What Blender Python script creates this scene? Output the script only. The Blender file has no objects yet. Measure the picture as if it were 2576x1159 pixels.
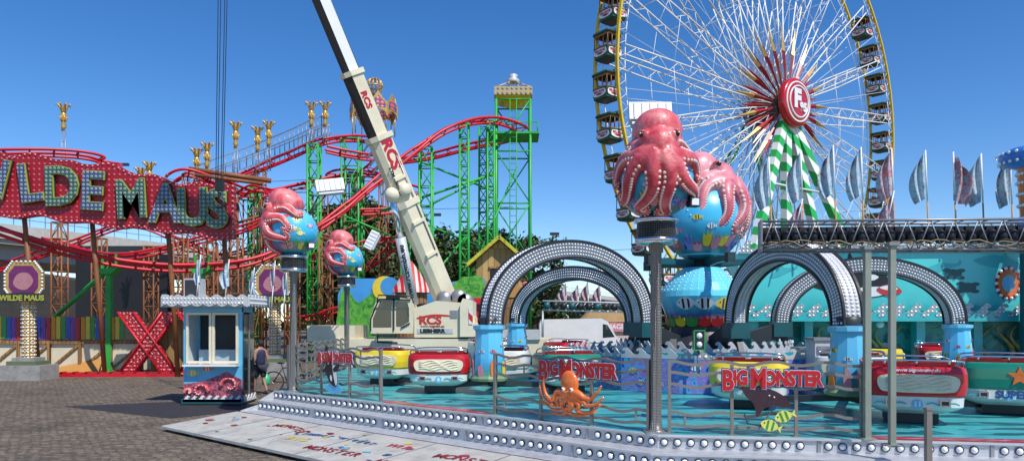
import bpy, math, random
from mathutils import Vector, Matrix
random.seed(7)
V=Vector; pi=math.pi; cos=math.cos; sin=math.sin
scene=bpy.context.scene; COL=scene.collection
# surveyed bearings: eye point 2.4 m above the cobbles, looking along +Y
F=1800.0; CX=1288.0; HY=805.0; HC=2.4
def S(px,py,d): return V(((px-CX)/F*d, d, HC+(HY-py)/F*d))

# ------------------------------------------------------------ materials
def base(name):
    m=bpy.data.materials.new(name); m.use_nodes=True
    nt=m.node_tree; b=nt.nodes['Principled BSDF']; return m,nt,b
def N(nt,t,**k):
    n=nt.nodes.new(t)
    for a,v in k.items(): setattr(n,a,v)
    return n
def ramp(nt,fac,stops,interp='LINEAR'):
    r=N(nt,'ShaderNodeValToRGB'); r.color_ramp.interpolation=interp
    el=r.color_ramp.elements
    while len(el)<len(stops): el.new(0.5)
    for e,(p,c) in zip(el,stops):
        e.position=p; e.color=(c[0],c[1],c[2],1)
    nt.links.new(fac,r.inputs[0]); return r.outputs[0]
def objc(nt): return N(nt,'ShaderNodeTexCoord').outputs['Object']
def noi(nt,vec,scale,detail=5,rough=.6,dist=0):
    n=N(nt,'ShaderNodeTexNoise'); n.inputs['Scale'].default_value=scale; n.inputs['Detail'].default_value=detail
    n.inputs['Roughness'].default_value=rough; n.inputs['Distortion'].default_value=dist
    nt.links.new(vec,n.inputs['Vector']); return n
def addbump(nt,b,h,st,dist=.02):
    bp=N(nt,'ShaderNodeBump'); bp.inputs['Strength'].default_value=st; bp.inputs['Distance'].default_value=dist
    nt.links.new(h,bp.inputs['Height']); nt.links.new(bp.outputs[0],b.inputs['Normal'])
def sc(c,k): return tuple(min(1,x*k) for x in c)
def paint(name,col,rough=.45,metal=0,var=.15,scale=2.5,bump=0,bscale=25,coat=0):
    m,nt,b=base(name); o=objc(nt)
    n=noi(nt,o,scale,6,.65)
    c=ramp(nt,n.outputs[0],[(.3,sc(col,1-var)),(.5,col),(.72,sc(col,1+var*.7))])
    nt.links.new(c,b.inputs['Base Color'])
    b.inputs['Roughness'].default_value=rough; b.inputs['Metallic'].default_value=metal
    b.inputs['Coat Weight'].default_value=coat; b.inputs['Coat Roughness'].default_value=.08
    if bump:
        n2=noi(nt,o,bscale,4); addbump(nt,b,n2.outputs[0],bump)
    return m
def comb2(nt,axes):
    s=N(nt,'ShaderNodeSeparateXYZ'); nt.links.new(objc(nt),s.inputs[0])
    c=N(nt,'ShaderNodeCombineXYZ'); ix={'x':0,'y':1,'z':2}
    nt.links.new(s.outputs[ix[axes[0]]],c.inputs[0]); nt.links.new(s.outputs[ix[axes[1]]],c.inputs[1])
    return c.outputs[0]
def dots(name,bc,dc,scale,axes='xz',thr=.3,rough=.4,metal=0):
    m,nt,b=base(name); v=comb2(nt,axes)
    vo=N(nt,'ShaderNodeTexVoronoi'); vo.voronoi_dimensions='2D'; vo.inputs['Scale'].default_value=scale
    vo.inputs['Randomness'].default_value=0; nt.links.new(v,vo.inputs['Vector'])
    c=ramp(nt,vo.outputs['Distance'],[(0,dc),(thr,dc),(thr+.06,sc(bc,.55)),(thr+.14,bc)])
    nt.links.new(c,b.inputs['Base Color']); b.inputs['Roughness'].default_value=rough; b.inputs['Metallic'].default_value=metal
    i=ramp(nt,vo.outputs['Distance'],[(0,(1,1,1)),(thr+.1,(0,0,0))])
    addbump(nt,b,i,.7,.04); return m
def mural(name,cols,scale,rough=.35,dist=1.5,interp='EASE'):
    m,nt,b=base(name); o=objc(nt)
    n=noi(nt,o,scale,5,.55,dist)
    k=len(cols); c=ramp(nt,n.outputs[0],[(.28+.44*i/(k-1),cols[i]) for i in range(k)],interp)
    nt.links.new(c,b.inputs['Base Color']); b.inputs['Roughness'].default_value=rough; return m
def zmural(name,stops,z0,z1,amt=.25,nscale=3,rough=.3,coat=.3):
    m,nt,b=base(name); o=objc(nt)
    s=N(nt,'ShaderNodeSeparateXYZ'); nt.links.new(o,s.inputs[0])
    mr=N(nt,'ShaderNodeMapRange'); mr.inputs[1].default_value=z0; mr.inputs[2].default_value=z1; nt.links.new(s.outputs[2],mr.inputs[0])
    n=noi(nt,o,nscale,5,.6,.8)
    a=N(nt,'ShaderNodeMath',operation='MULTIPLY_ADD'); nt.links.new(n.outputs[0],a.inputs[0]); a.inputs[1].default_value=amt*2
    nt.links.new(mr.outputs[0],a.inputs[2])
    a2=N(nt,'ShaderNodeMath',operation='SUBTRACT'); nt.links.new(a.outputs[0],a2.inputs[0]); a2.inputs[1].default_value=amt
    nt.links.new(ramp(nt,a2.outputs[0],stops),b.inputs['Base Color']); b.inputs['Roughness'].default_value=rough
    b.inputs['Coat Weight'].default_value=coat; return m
def stripes(name,c1,c2,d,period,rough=.5):
    m,nt,b=base(name)
    dp=N(nt,'ShaderNodeVectorMath',operation='DOT_PRODUCT'); nt.links.new(objc(nt),dp.inputs[0]); dp.inputs[1].default_value=d
    q=N(nt,'ShaderNodeMath',operation='DIVIDE'); nt.links.new(dp.outputs['Value'],q.inputs[0]); q.inputs[1].default_value=period
    f=N(nt,'ShaderNodeMath',operation='FRACT'); nt.links.new(q.outputs[0],f.inputs[0])
    nt.links.new(ramp(nt,f.outputs[0],[(0,c1),(.5,c2)],'CONSTANT'),b.inputs['Base Color']); b.inputs['Roughness'].default_value=rough; return m
def planks(name,col,axes='xz',w=.18,rough=.7):
    m,nt,b=base(name); v=comb2(nt,axes)
    br=N(nt,'ShaderNodeTexBrick'); nt.links.new(v,br.inputs['Vector']); br.inputs['Scale'].default_value=1
    br.inputs['Brick Width'].default_value=w; br.inputs['Row Height'].default_value=3.0; br.inputs['Mortar Size'].default_value=.012
    br.offset=0.3
    br.inputs['Color1'].default_value=(*sc(col,.75),1); br.inputs['Color2'].default_value=(*sc(col,1.25),1); br.inputs['Mortar'].default_value=(*sc(col,.2),1)
    nt.links.new(br.outputs[0],b.inputs['Base Color']); b.inputs['Roughness'].default_value=rough; return m

RED=paint('red gloss',(.5,.01,.016),.3,coat=.4,var=.12); DRED=paint('deep red',(.26,.008,.012),.4)
TRED=paint('track red',(.58,.012,.025),.4,var=.25,scale=1)
WHITE=paint('white paint',(.78,.78,.76),.4,var=.06); CREAM=paint('cream paint',(.74,.66,.47),.4,var=.12,scale=1.2)
CRM2=paint('ivory',(.76,.69,.5),.4,var=.1,bump=.2,bscale=12)
BLACK=paint('black',(.015,.015,.017),.45); DARK=paint('dark steel',(.04,.045,.05),.45,metal=.3)
GREY=paint('grey steel',(.3,.3,.31),.4,metal=.5,bump=.1); LGREY=paint('light grey',(.52,.53,.54),.45,metal=.1)
TRUS=paint('truss steel',(.26,.26,.27),.4,metal=.5); ARCHG=paint('arch grey',(.2,.21,.23),.4,metal=.3)
ALU=paint('aluminium',(.54,.55,.57),.4,metal=.3,var=.25,scale=4,bump=.3,bscale=90)
CHROME=paint('chrome',(.75,.76,.78),.15,metal=1,var=.05)
RAILM=paint('taupe steel',(.28,.25,.22),.4,metal=.4)
TEAL=paint('teal paint',(.03,.42,.44),.35,coat=.2); DTEAL=paint('dark teal',(.01,.09,.1),.4)
GREEN=paint('coaster green',(.03,.4,.06),.45,var=.25,scale=1); RUST=paint('rust brown steel',(.25,.09,.03),.6,var=.4,scale=1.5)
YEL=paint('yellow paint',(.8,.6,.03),.35,coat=.3); GOLD=paint('gold',(.6,.38,.1),.35,metal=.4,var=.35,scale=8)
WYEL=paint('wheel yellow',(.72,.48,.01),.45); SKYB=paint('sky blue',(.12,.47,.72),.35,var=.12,coat=.2)
BLUEL=paint('blue lettering',(.02,.08,.25),.4); GLASS=paint('dark glass',(.02,.03,.035),.06,coat=1)
PINK=paint('bright pink',(.7,.25,.3),.4); GRN=paint('leaf green',(.05,.3,.05),.4); ORNG=paint('orange',(.78,.17,.03),.35,coat=.3,var=.3,scale=9)
PALEY=paint('pale yellow',(.7,.72,.15),.4); SKIN=paint('skin',(.38,.2,.13),.6); NAVY=paint('navy cloth',(.02,.03,.08),.8)
HAIR=paint('dark hair',(.03,.02,.015),.8); BAGG=paint('green bag',(.05,.5,.22),.4); RUBBER=paint('rubber',(.02,.02,.022),.8,bump=.3)
BULB=paint('bulb glass',(.85,.85,.86),.2,metal=.1,var=.05,coat=.8); SUCK=paint('sucker',(.8,.58,.5),.45)
WOOD=planks('plank wood',(.33,.17,.06)); WOODG=planks('yellow plank',(.42,.28,.1),w=.3)
PLY=paint('plywood',(.5,.24,.06),.7,var=.15,scale=1)
CONC=paint('concrete',(.46,.43,.38),.85,var=.12,scale=.4,bump=.2); STONE=paint('stone block',(.3,.29,.27),.85,var=.3,scale=4,bump=.5)
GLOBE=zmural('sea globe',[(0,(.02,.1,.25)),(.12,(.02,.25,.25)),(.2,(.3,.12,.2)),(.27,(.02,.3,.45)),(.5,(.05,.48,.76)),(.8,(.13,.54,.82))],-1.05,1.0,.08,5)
BELLM=zmural('bell sea',[(0,(.5,.08,.05)),(.12,(.55,.25,.1)),(.2,(.06,.1,.3)),(.28,(.05,.35,.5)),(.45,(.12,.6,.74)),(1,(.15,.62,.78))],1.5,3.2,.07,4)
CORAL=mural('coral mural',[(.01,.02,.14),(.02,.1,.5),(.03,.4,.7),(.35,.12,.5),(.02,.25,.55),(.55,.2,.4),(.01,.05,.25)],2.6,dist=2.2)
CORAL2=mural('coral mural warm',[(.02,.02,.04),(.06,.05,.06),(.35,.05,.12),(.55,.15,.18),(.05,.04,.05),(.2,.3,.36)],4.5,dist=2.5)
PEDM=zmural('pedestal sea',[(0,(.3,.3,.1)),(.14,(.04,.3,.25)),(.25,(.05,.32,.55)),(.4,(.1,.48,.75)),(1,(.14,.55,.8))],.32,1.7,.08,5)
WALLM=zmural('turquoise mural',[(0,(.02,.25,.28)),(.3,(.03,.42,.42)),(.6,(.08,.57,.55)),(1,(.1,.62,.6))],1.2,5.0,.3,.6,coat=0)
DEEPM=mural('deep sea panel',[(.01,.1,.1),(.01,.2,.19),(.02,.35,.32),(.01,.14,.14),(.1,.2,.08)],1.4,dist=1.2)
BBRED=dots('red bulb board',(.34,.003,.012),(.62,.1,.13),4.6,thr=.2); BBXX=dots('cross bulb board',(.42,.01,.02),(.7,.2,.18),7,thr=.22)
BLUBRK=dots('blue letter bulbs',(.05,.075,.15),(.25,.33,.42),6.0,thr=.33); GRNBRK=dots('green letter bulbs',(.03,.1,.08),(.24,.33,.27),6.0,thr=.33)
SILV=dots('silver bulb board',(.4,.41,.43),(.85,.85,.85),7,thr=.25,metal=.2); GOLDB=dots('gold bulbs',(.45,.25,.05),(.85,.7,.4),9,thr=.32,metal=.3)
PERF=dots('perforated steel',(.2,.19,.18),(.42,.42,.41),42,thr=.3,metal=.5); MESHB=dots('speaker mesh',(.03,.03,.03),(.003,.003,.003),30,thr=.3)
LEGM=stripes('green white stripe',(.78,.78,.76),(.02,.4,.08),(.5,.1,.85),1.5)
RWM=stripes('red white stripe',(.74,.74,.72),(.55,.02,.02),(.7,0,.7),.35); RWR=stripes('awning stripe',(.7,.55,.5),(.6,.02,.02),(1,0.3,0),.28)
FLAGM=mural('flag cloth',[(.14,.2,.3),(.3,.42,.5),(.5,.62,.68),(.3,.42,.52),(.5,.62,.68),(.5,.16,.18),(.25,.35,.45)],3.2,rough=.8,dist=.8)
FLAGR=mural('pink flag cloth',[(.2,.3,.4),(.45,.6,.65),(.55,.15,.16),(.4,.5,.6),(.55,.2,.2),(.5,.6,.65)],3.0,rough=.8,dist=.8)
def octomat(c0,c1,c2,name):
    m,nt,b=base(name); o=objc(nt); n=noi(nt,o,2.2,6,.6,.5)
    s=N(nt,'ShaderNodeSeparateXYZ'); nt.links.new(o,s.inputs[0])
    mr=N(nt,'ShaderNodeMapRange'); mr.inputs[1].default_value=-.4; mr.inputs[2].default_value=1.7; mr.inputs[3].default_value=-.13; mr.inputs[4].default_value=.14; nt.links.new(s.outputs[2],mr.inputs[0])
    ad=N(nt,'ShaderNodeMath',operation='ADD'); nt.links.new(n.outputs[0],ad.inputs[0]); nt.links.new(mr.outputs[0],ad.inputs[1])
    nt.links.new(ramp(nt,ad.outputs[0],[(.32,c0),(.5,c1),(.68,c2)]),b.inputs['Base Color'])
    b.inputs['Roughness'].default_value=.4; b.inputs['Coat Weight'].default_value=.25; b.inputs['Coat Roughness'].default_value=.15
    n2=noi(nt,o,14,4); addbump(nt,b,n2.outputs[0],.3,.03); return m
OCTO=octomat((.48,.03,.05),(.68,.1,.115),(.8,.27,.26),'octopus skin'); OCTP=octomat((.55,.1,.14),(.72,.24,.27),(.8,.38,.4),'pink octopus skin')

# ------------------------------------------------------------ mesh builder
def catmull(p,n=6,closed=False):
    p=[V(q) for q in p]; out=[]; L=len(p)
    rng=range(L if closed else L-1)
    for i in rng:
        if closed: a,b,c,d=p[(i-1)%L],p[i],p[(i+1)%L],p[(i+2)%L]
        else: a,b,c,d=p[max(i-1,0)],p[i],p[i+1],p[min(i+2,L-1)]
        for k in range(n):
            t=k/n
            out.append(.5*((2*b)+(c-a)*t+(2*a-5*b+4*c-d)*t*t+(3*b-a-3*c+d)*t**3))
    if not closed: out.append(p[-1])
    return out
def face(loc,yaw=0):
    x=V((cos(yaw),sin(yaw),0)); y=V((0,0,1)); z=x.cross(y)
    m=Matrix.Identity(4)
    for i in range(3): m[i][0]=x[i]; m[i][1]=y[i]; m[i][2]=z[i]; m[i][3]=loc[i]
    return m
def frame(x,y,loc):
    x=x.normalized(); z=x.cross(y).normalized(); y=z.cross(x); m=Matrix.Identity(4)
    for i in range(3): m[i][0]=x[i]; m[i][1]=y[i]; m[i][2]=z[i]; m[i][3]=loc[i]
    return m
_tc={}
def textmesh(st,size,ext,off,align):
    k=(st,size,ext,off,align)
    if k not in _tc:
        c=bpy.data.curves.new('t','FONT'); c.body=st; c.size=size; c.extrude=ext; c.offset=off; c.align_x=align; c.align_y='CENTER'; c.resolution_u=3
        o=bpy.data.objects.new('t',c); me=bpy.data.meshes.new_from_object(o)
        _tc[k]=([v.co.copy() for v in me.vertices],[tuple(p.vertices) for p in me.polygons])
        bpy.data.objects.remove(o); bpy.data.curves.remove(c); bpy.data.meshes.remove(me)
    return _tc[k]
class MB:
    def __init__(s): s.v=[]; s.f=[]; s.m=[]; s.s=[]; s.mats=[]
    def add(s,vs,fs,mat,sm=False):
        if mat not in s.mats: s.mats.append(mat)
        i=s.mats.index(mat); o=len(s.v); s.v+= [V(q) for q in vs]
        for f in fs: s.f.append([o+k for k in f]); s.m.append(i); s.s.append(sm)
    def box(s,c,size,mat,yaw=0,M=None):
        x,y,z=[q/2 for q in size]; vs=[V((a,b,d)) for a in(-x,x) for b in(-y,y) for d in(-z,z)]
        if M is None: M=Matrix.Translation(V(c))@Matrix.Rotation(yaw,4,'Z')
        else: M=M@Matrix.Translation(V(c))
        s.add([M@q for q in vs],[(0,1,3,2),(4,6,7,5),(0,4,5,1),(2,3,7,6),(0,2,6,4),(1,5,7,3)],mat)
    def beam(s,a,b,w,h,mat,up=V((0,0,1))):
        a=V(a); b=V(b); t=(b-a).normalized(); x=t.cross(up)
        if x.length<1e-4: x=t.cross(V((0,1,0)))
        x.normalize(); y=x.cross(t); vs=[]
        for p in(a,b):
            for i,j in((-1,-1),(1,-1),(1,1),(-1,1)): vs.append(p+x*i*w/2+y*j*h/2)
        s.add(vs,[(3,2,1,0),(4,5,6,7),(0,1,5,4),(1,2,6,5),(2,3,7,6),(3,0,4,7)],mat)
    def tube(s,pts,r,mat,n=8,closed=False,sm=True):
        pts=[V(p) for p in pts]; L=len(pts); vs=[]; x=None
        for i,p in enumerate(pts):
            if closed: t=pts[(i+1)%L]-pts[i-1]
            else: t=pts[min(i+1,L-1)]-pts[max(i-1,0)]
            if t.length<1e-9: t=V((0,0,1))
            t.normalize()
            if x is None:
                x=t.cross(V((0,0,1)))
                if x.length<.05: x=t.cross(V((0,1,0)))
            x=x-t*x.dot(t); x.normalize(); y=t.cross(x)
            rr=r[i] if isinstance(r,(list,tuple)) else r
            for k in range(n):
                a=2*pi*k/n; vs.append(p+(x*cos(a)+y*sin(a))*rr)
        fs=[]
        for i in range(L if closed else L-1):
            j=(i+1)%L
            for k in range(n): fs.append((i*n+k,i*n+(k+1)%n,j*n+(k+1)%n,j*n+k))
        if not closed: fs.append(tuple(range(n-1,-1,-1))); fs.append(tuple((L-1)*n+k for k in range(n)))
        s.add(vs,fs,mat,sm)
    def rod(s,a,b,r,mat,n=5): s.tube([a,b],r,mat,n)
    def ball(s,c,r,mat,n=12,m=8,M=None,half=False):
        if not isinstance(r,(tuple,list)): r=(r,r,r)
        vs=[];fs=[]; mm=m
        for i in range(mm+1):
            a=(pi/2 if half else pi)*i/mm
            for k in range(n):
                b=2*pi*k/n; q=V((r[0]*sin(a)*cos(b),r[1]*sin(a)*sin(b),r[2]*cos(a)))
                vs.append((M@q) if M else q+V(c))
        for i in range(mm):
            for k in range(n): fs.append((i*n+k,(i+1)*n+k,(i+1)*n+(k+1)%n,i*n+(k+1)%n))
        s.add(vs,fs,mat,True)
    def lathe(s,prof,mat,n=24,c=(0,0,0),sm=True,M=None):
        vs=[];fs=[];c=V(c)
        for r,z in prof:
            for k in range(n):
                a=2*pi*k/n; q=V((r*cos(a),r*sin(a),z)); vs.append((M@q) if M else q+c)
        for i in range(len(prof)-1):
            for k in range(n): fs.append((i*n+k,i*n+(k+1)%n,(i+1)*n+(k+1)%n,(i+1)*n+k))
        s.add(vs,fs,mat,sm)
    def prism(s,poly,M,dep,mat,z0=0):
        n=len(poly); vs=[M@V((p[0],p[1],z0)) for p in poly]+[M@V((p[0],p[1],z0+dep)) for p in poly]
        fs=[tuple(range(n-1,-1,-1)),tuple(range(n,2*n))]+[(i,(i+1)%n,n+(i+1)%n,n+i) for i in range(n)]
        s.add(vs,fs,mat)
    def blob(s,pts,M,mat,z0=.004,dep=.004,n=5): s.prism([(q.x,q.y) for q in catmull([(p[0],p[1],0) for p in pts],n,True)],M,dep,mat,z0)
    def text(s,st,M,size,mat,ext=.01,off=0,z=0,align='CENTER',sx=1):
        vs,fs=textmesh(st,size,ext,off,align); s.add([M@V((q.x*sx,q.y,q.z+z+ext)) for q in vs],fs,mat)
    def bulb(s,c,nrm,r,mat,n=6):
        nrm=V(nrm).normalized(); x=nrm.cross(V((0,0,1)))
        if x.length<.1: x=nrm.cross(V((0,1,0)))
        x.normalize(); y=nrm.cross(x); c=V(c); vs=[]
        for rr,h in((1,0),(.75,.6)):
            for k in range(n):
                a=2*pi*k/n; vs.append(c+(x*cos(a)+y*sin(a))*r*rr+nrm*h*r)
        vs.append(c+nrm*r*.95)
        fs=[(k,(k+1)%n,n+(k+1)%n,n+k) for k in range(n)]+[(n+k,n+(k+1)%n,2*n) for k in range(n)]
        s.add(vs,fs,mat,True)
    def mesh(s,name,off=V((0,0,0))):
        me=bpy.data.meshes.new(name); me.from_pydata([q-off for q in s.v],[],s.f)
        for m in s.mats: me.materials.append(m)
        me.polygons.foreach_set('material_index',s.m); me.polygons.foreach_set('use_smooth',s.s); me.update(); return me
ORI={}
def meta(o,label,cat,group):
    o["label"]=label; o["category"]=cat
    if group: o["group"]=group
def thing(name,loc,label,cat,group=None):
    o=bpy.data.objects.new(name,None); o.location=V(loc); o.empty_display_size=.3; COL.objects.link(o); ORI[o.name]=V(loc); meta(o,label,cat,group); return o
def part(par,name,mb,label=None,local=False):
    me=mb.mesh(name,V((0,0,0)) if local else ORI[par.name]); o=bpy.data.objects.new(name,me); COL.objects.link(o); o.parent=par; ORI[o.name]=ORI[par.name]
    if label: o["label"]=label
    return o
def solo(name,mb,loc,label,cat,group=None,kind=None):
    me=mb.mesh(name,V(loc)); o=bpy.data.objects.new(name,me); o.location=V(loc); COL.objects.link(o); ORI[o.name]=V(loc)
    if kind: o["kind"]=kind
    else: meta(o,label,cat,group)
    return o
def dup(root,loc,yaw=0,scale=1,label=None,skip=()):
    def rec(o,par):
        c=o.copy(); COL.objects.link(c)
        if par: c.parent=par
        for ch in o.children:
            if ch.name.split('.')[0] not in skip: rec(ch,c)
        return c
    r=rec(root,None); r.location=V(loc); r.rotation_euler=(0,0,yaw); r.scale=(scale,)*3; ORI[r.name]=V(loc)
    if label: r["label"]=label
    return r
def pmesh(me,par,name,loc=(0,0,0),scale=1,rot=(0,0,0),label=None):
    o=bpy.data.objects.new(name,me); COL.objects.link(o); o.parent=par; o.location=V(loc); o.scale=(scale,)*3; o.rotation_euler=rot; ORI[o.name]=ORI[par.name]
    if label: o["label"]=label
    return o
def evalmesh(me,mods):
    o=bpy.data.objects.new('tmp',me); COL.objects.link(o)
    for t,kw in mods:
        m=o.modifiers.new('m',t)
        for k,v in kw.items(): setattr(m,k,v)
    dg=bpy.context.evaluated_depsgraph_get(); r=bpy.data.meshes.new_from_object(o.evaluated_get(dg)); bpy.data.objects.remove(o); return r
def fish(mb,M,s,c1,c2,z=.004):
    mb.blob([(-.5*s,0),(-.25*s,.26*s),(.1*s,.3*s),(.42*s,.02*s),(.1*s,-.28*s),(-.25*s,-.24*s)],M,c1,z)
    mb.prism([(.36*s,0),(.62*s,.22*s),(.56*s,0),(.62*s,-.22*s)],M,.004,c1,z)
    mb.prism([(-.2*s,.24*s),(-.1*s,.27*s),(-.06*s,-.25*s),(-.17*s,-.24*s)],M,.004,c2,z+.005)
    mb.prism([(.08*s,.28*s),(.18*s,.22*s),(.2*s,-.18*s),(.1*s,-.26*s)],M,.004,c2,z+.005)
    mb.blob([(-.36*s,.06*s),(-.32*s,.1*s),(-.28*s,.06*s),(-.32*s,.02*s)],M,BLACK,z+.005,n=3)
def orca(mb,M,s,z=.004,wm=WHITE):
    mb.blob([(-.5*s,-.02*s),(-.3*s,.2*s),(0,.3*s),(.1*s,.45*s),(.17*s,.26*s),(.45*s,.05*s),(.62*s,.12*s),(.75*s,.02*s),(.55*s,-.06*s),(.2*s,-.16*s),(-.1*s,-.2*s),(-.4*s,-.16*s)],M,BLACK,z)
    mb.blob([(-.47*s,-.06*s),(-.2*s,-.04*s),(.1*s,-.08*s),(.2*s,-.14*s),(-.1*s,-.19*s),(-.38*s,-.15*s)],M,wm,z+.005)
    mb.blob([(-.3*s,.1*s),(-.2*s,.14*s),(-.12*s,.08*s),(-.22*s,.05*s)],M,wm,z+.005)
    mb.blob([(-.1*s,-.14*s),(.02*s,-.1*s),(.06*s,-.4*s),(-.04*s,-.36*s)],M,BLACK,z+.01)
def wave(mb,a,b,h,mat,per=.45,dep=.03):
    a=V(a); b=V(b); L=(b-a).length; M=frame(b-a,V((0,0,1)),a); n=max(1,round(L/per)); p=L/n; poly=[(0,-.2*h)]
    for i in range(n):
        o=i*p
        for x,y in((0,.25),(.2,.35),(.42,.7),(.62,.97),(.82,.95),(.95,.72),(.86,.6),(.76,.66),(.7,.5),(.78,.3),(.97,.22)): poly.append((o+x*p,y*h))
    poly.append((L,-.2*h)); mb.prism(poly,M,dep,mat)

# ------------------------------------------------------------ ground
def cobble():
    m,nt,b=base('cobblestones'); o=objc(nt)
    n=noi(nt,o,1.6,3); vm=N(nt,'ShaderNodeVectorMath',operation='MULTIPLY_ADD'); nt.links.new(n.outputs['Color'],vm.inputs[0]); vm.inputs[1].default_value=(.3,.3,0); nt.links.new(o,vm.inputs[2])
    br=N(nt,'ShaderNodeTexBrick'); nt.links.new(vm.outputs[0],br.inputs['Vector']); br.inputs['Scale'].default_value=1
    for k,v in(('Brick Width',.2),('Row Height',.15),('Mortar Size',.02),('Mortar Smooth',.5),('Bias',-.1)): br.inputs[k].default_value=v
    br.inputs['Color1'].default_value=(.125,.1,.075,1); br.inputs['Color2'].default_value=(.25,.205,.155,1); br.inputs['Mortar'].default_value=(.06,.048,.035,1)
    n2=noi(nt,o,.35,6,.7); n3=noi(nt,o,9,6,.75)
    mx=N(nt,'ShaderNodeMixRGB',blend_type='MULTIPLY'); mx.inputs[0].default_value=1; nt.links.new(br.outputs[0],mx.inputs[1]); nt.links.new(ramp(nt,n2.outputs[0],[(.3,(.55,.53,.5)),(.5,(.95,.92,.88)),(.72,(1.0,.95,.85))]),mx.inputs[2])
    mx2=N(nt,'ShaderNodeMixRGB'); nt.links.new(ramp(nt,n3.outputs[0],[(.56,(0,0,0)),(.66,(.8,.8,.8))]),mx2.inputs[0]); nt.links.new(mx.outputs[0],mx2.inputs[1]); mx2.inputs[2].default_value=(.4,.31,.17,1)
    nt.links.new(mx2.outputs[0],b.inputs['Base Color']); b.inputs['Roughness'].default_value=.8
    addbump(nt,b,br.outputs['Fac'],-.9,.03); return m
g=MB(); g.add([(-600,-60,0),(600,-60,0),(600,1500,0),(-600,1500,0)],[(0,1,2,3)],cobble()); solo('ground',g,(0,0,0),'','',kind='structure')
def gp(px,py,z=0): d=(HC-z)*F/(py-HY); return V(((px-CX)/F*d,d,z))
q=[gp(160,1022),gp(430,1052),gp(640,1030),gp(560,1004)]
MATM=paint('black mat',(.03,.03,.034),.7,var=.3,bump=.4)
g=MB(); g.add([(v.x,v.y,.006) for v in q],[(0,1,2,3)],MATM); solo('floor_mat',g,q[1],'flat black rubber mat lying on the cobbles','mat')

# ------------------------------------------------------------ ride platform
ZD=.7
A=V((-5.75,17.36)); C=V((2.17,10.66)); E=V((9.2,9.55)); A0=V((-5.32,17.0))
def deckmat():
    m,nt,b=base('deck surface'); o=objc(nt)
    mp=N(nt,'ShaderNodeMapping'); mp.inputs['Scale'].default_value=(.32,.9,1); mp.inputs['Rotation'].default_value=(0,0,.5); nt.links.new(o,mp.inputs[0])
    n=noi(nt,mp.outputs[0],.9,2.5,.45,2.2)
    c=ramp(nt,n.outputs[0],[(.0,(.06,.42,.43)),(.52,(.07,.44,.46)),(.535,(.012,.1,.12)),(.63,(.015,.12,.14)),(.645,(.04,.34,.38))])  # turquoise crossed by dark noise-driven swirls
    n2=noi(nt,o,3,6,.7); mx=N(nt,'ShaderNodeMixRGB',blend_type='MULTIPLY'); mx.inputs[0].default_value=1
    nt.links.new(c,mx.inputs[1]); nt.links.new(ramp(nt,n2.outputs[0],[(.3,(.65,.66,.66)),(.6,(1,1,1))]),mx.inputs[2])
    nt.links.new(mx.outputs[0],b.inputs['Base Color']); b.inputs['Roughness'].default_value=.35
    addbump(nt,b,noi(nt,o,60,2).outputs[0],.2,.01); return m
DECK=deckmat()
plat=thing('ride_platform',(5.3,20,0),'raised turquoise octagonal ride platform with bulb-lined metal steps','ride platform')
outl=[A,C,E,V((15.5,12.5)),V((18,21)),V((14.5,30)),V((7,33.5)),V((-1,31.8)),V((-5.9,25.4))]
g=MB(); g.prism([(p.x,p.y) for p in outl],Matrix.Translation((0,0,ZD-.06)),.06,DECK); part(plat,'deck',g)
g=MB(); g.prism([(p.x*.985+.08,p.y*.985+.3) for p in outl],Matrix.Translation((0,0,.02)),ZD-.1,DARK); part(plat,'substructure',g)
d1=(C-A).normalized(); n1=V((d1.y,-d1.x)); d2=(E-C).normalized(); n2_=V((d2.y,-d2.x))
def offp(k):
    m=(n1+n2_).normalized(); mm=m*(k/m.dot(n1)); return [A+n1*k,C+mm,E+n2_*k]
def strip(mb,k0,z0,k1,z1,mat,segs=(0,1)):
    a=offp(k0); b=offp(k1)
    for i in segs: mb.add([(a[i].x,a[i].y,z0),(a[i+1].x,a[i+1].y,z0),(b[i+1].x,b[i+1].y,z1),(b[i].x,b[i].y,z1)],[(3,2,1,0)],mat)
g=MB(); T1=.42
strip(g,.003,ZD+.004,.003,ZD-.2,ALU); strip(g,.003,ZD-.2,T1,ZD-.2,ALU); strip(g,T1,ZD-.2,T1,ZD-.42,ALU); strip(g,T1,ZD-.42,.9,ZD-.42,ALU); strip(g,.9,ZD-.42,.9,.02,ALU,(1,))
for k,z in((.003,ZD),(T1,ZD-.2)):
    a=A+n1*k; b=A+n1*(T1 if k<.1 else .9); g.add([(A.x,A.y,z-.001),(b.x,b.y,z-.2),(b.x,b.y,.02),(A.x,A.y,.02)],[(0,1,2,3)],ALU)
for k,z in((.003,ZD),(T1,ZD-.2)):
    a=offp(k+.012)
    for i in(0,1): g.beam((a[i].x,a[i].y,z-.012),(a[i+1].x,a[i+1].y,z-.012),.05,.03,LGREY)
for k,z in((.003,ZD),(T1,ZD-.2)):
    a=offp(k)
    for i in(0,1):
        L=(a[i+1]-a[i]).length
        for j in range(1,int(L/2.28)+1):
            p=a[i].lerp(a[i+1],j*2.28/L); g.beam((p.x,p.y,z-.2),(p.x,p.y,z-.005),.05,.03,GREY)
part(plat,'step',g)
g=MB(); circ=[(.062*cos(t*pi/5),.062*sin(t*pi/5)) for t in range(10)]
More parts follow.
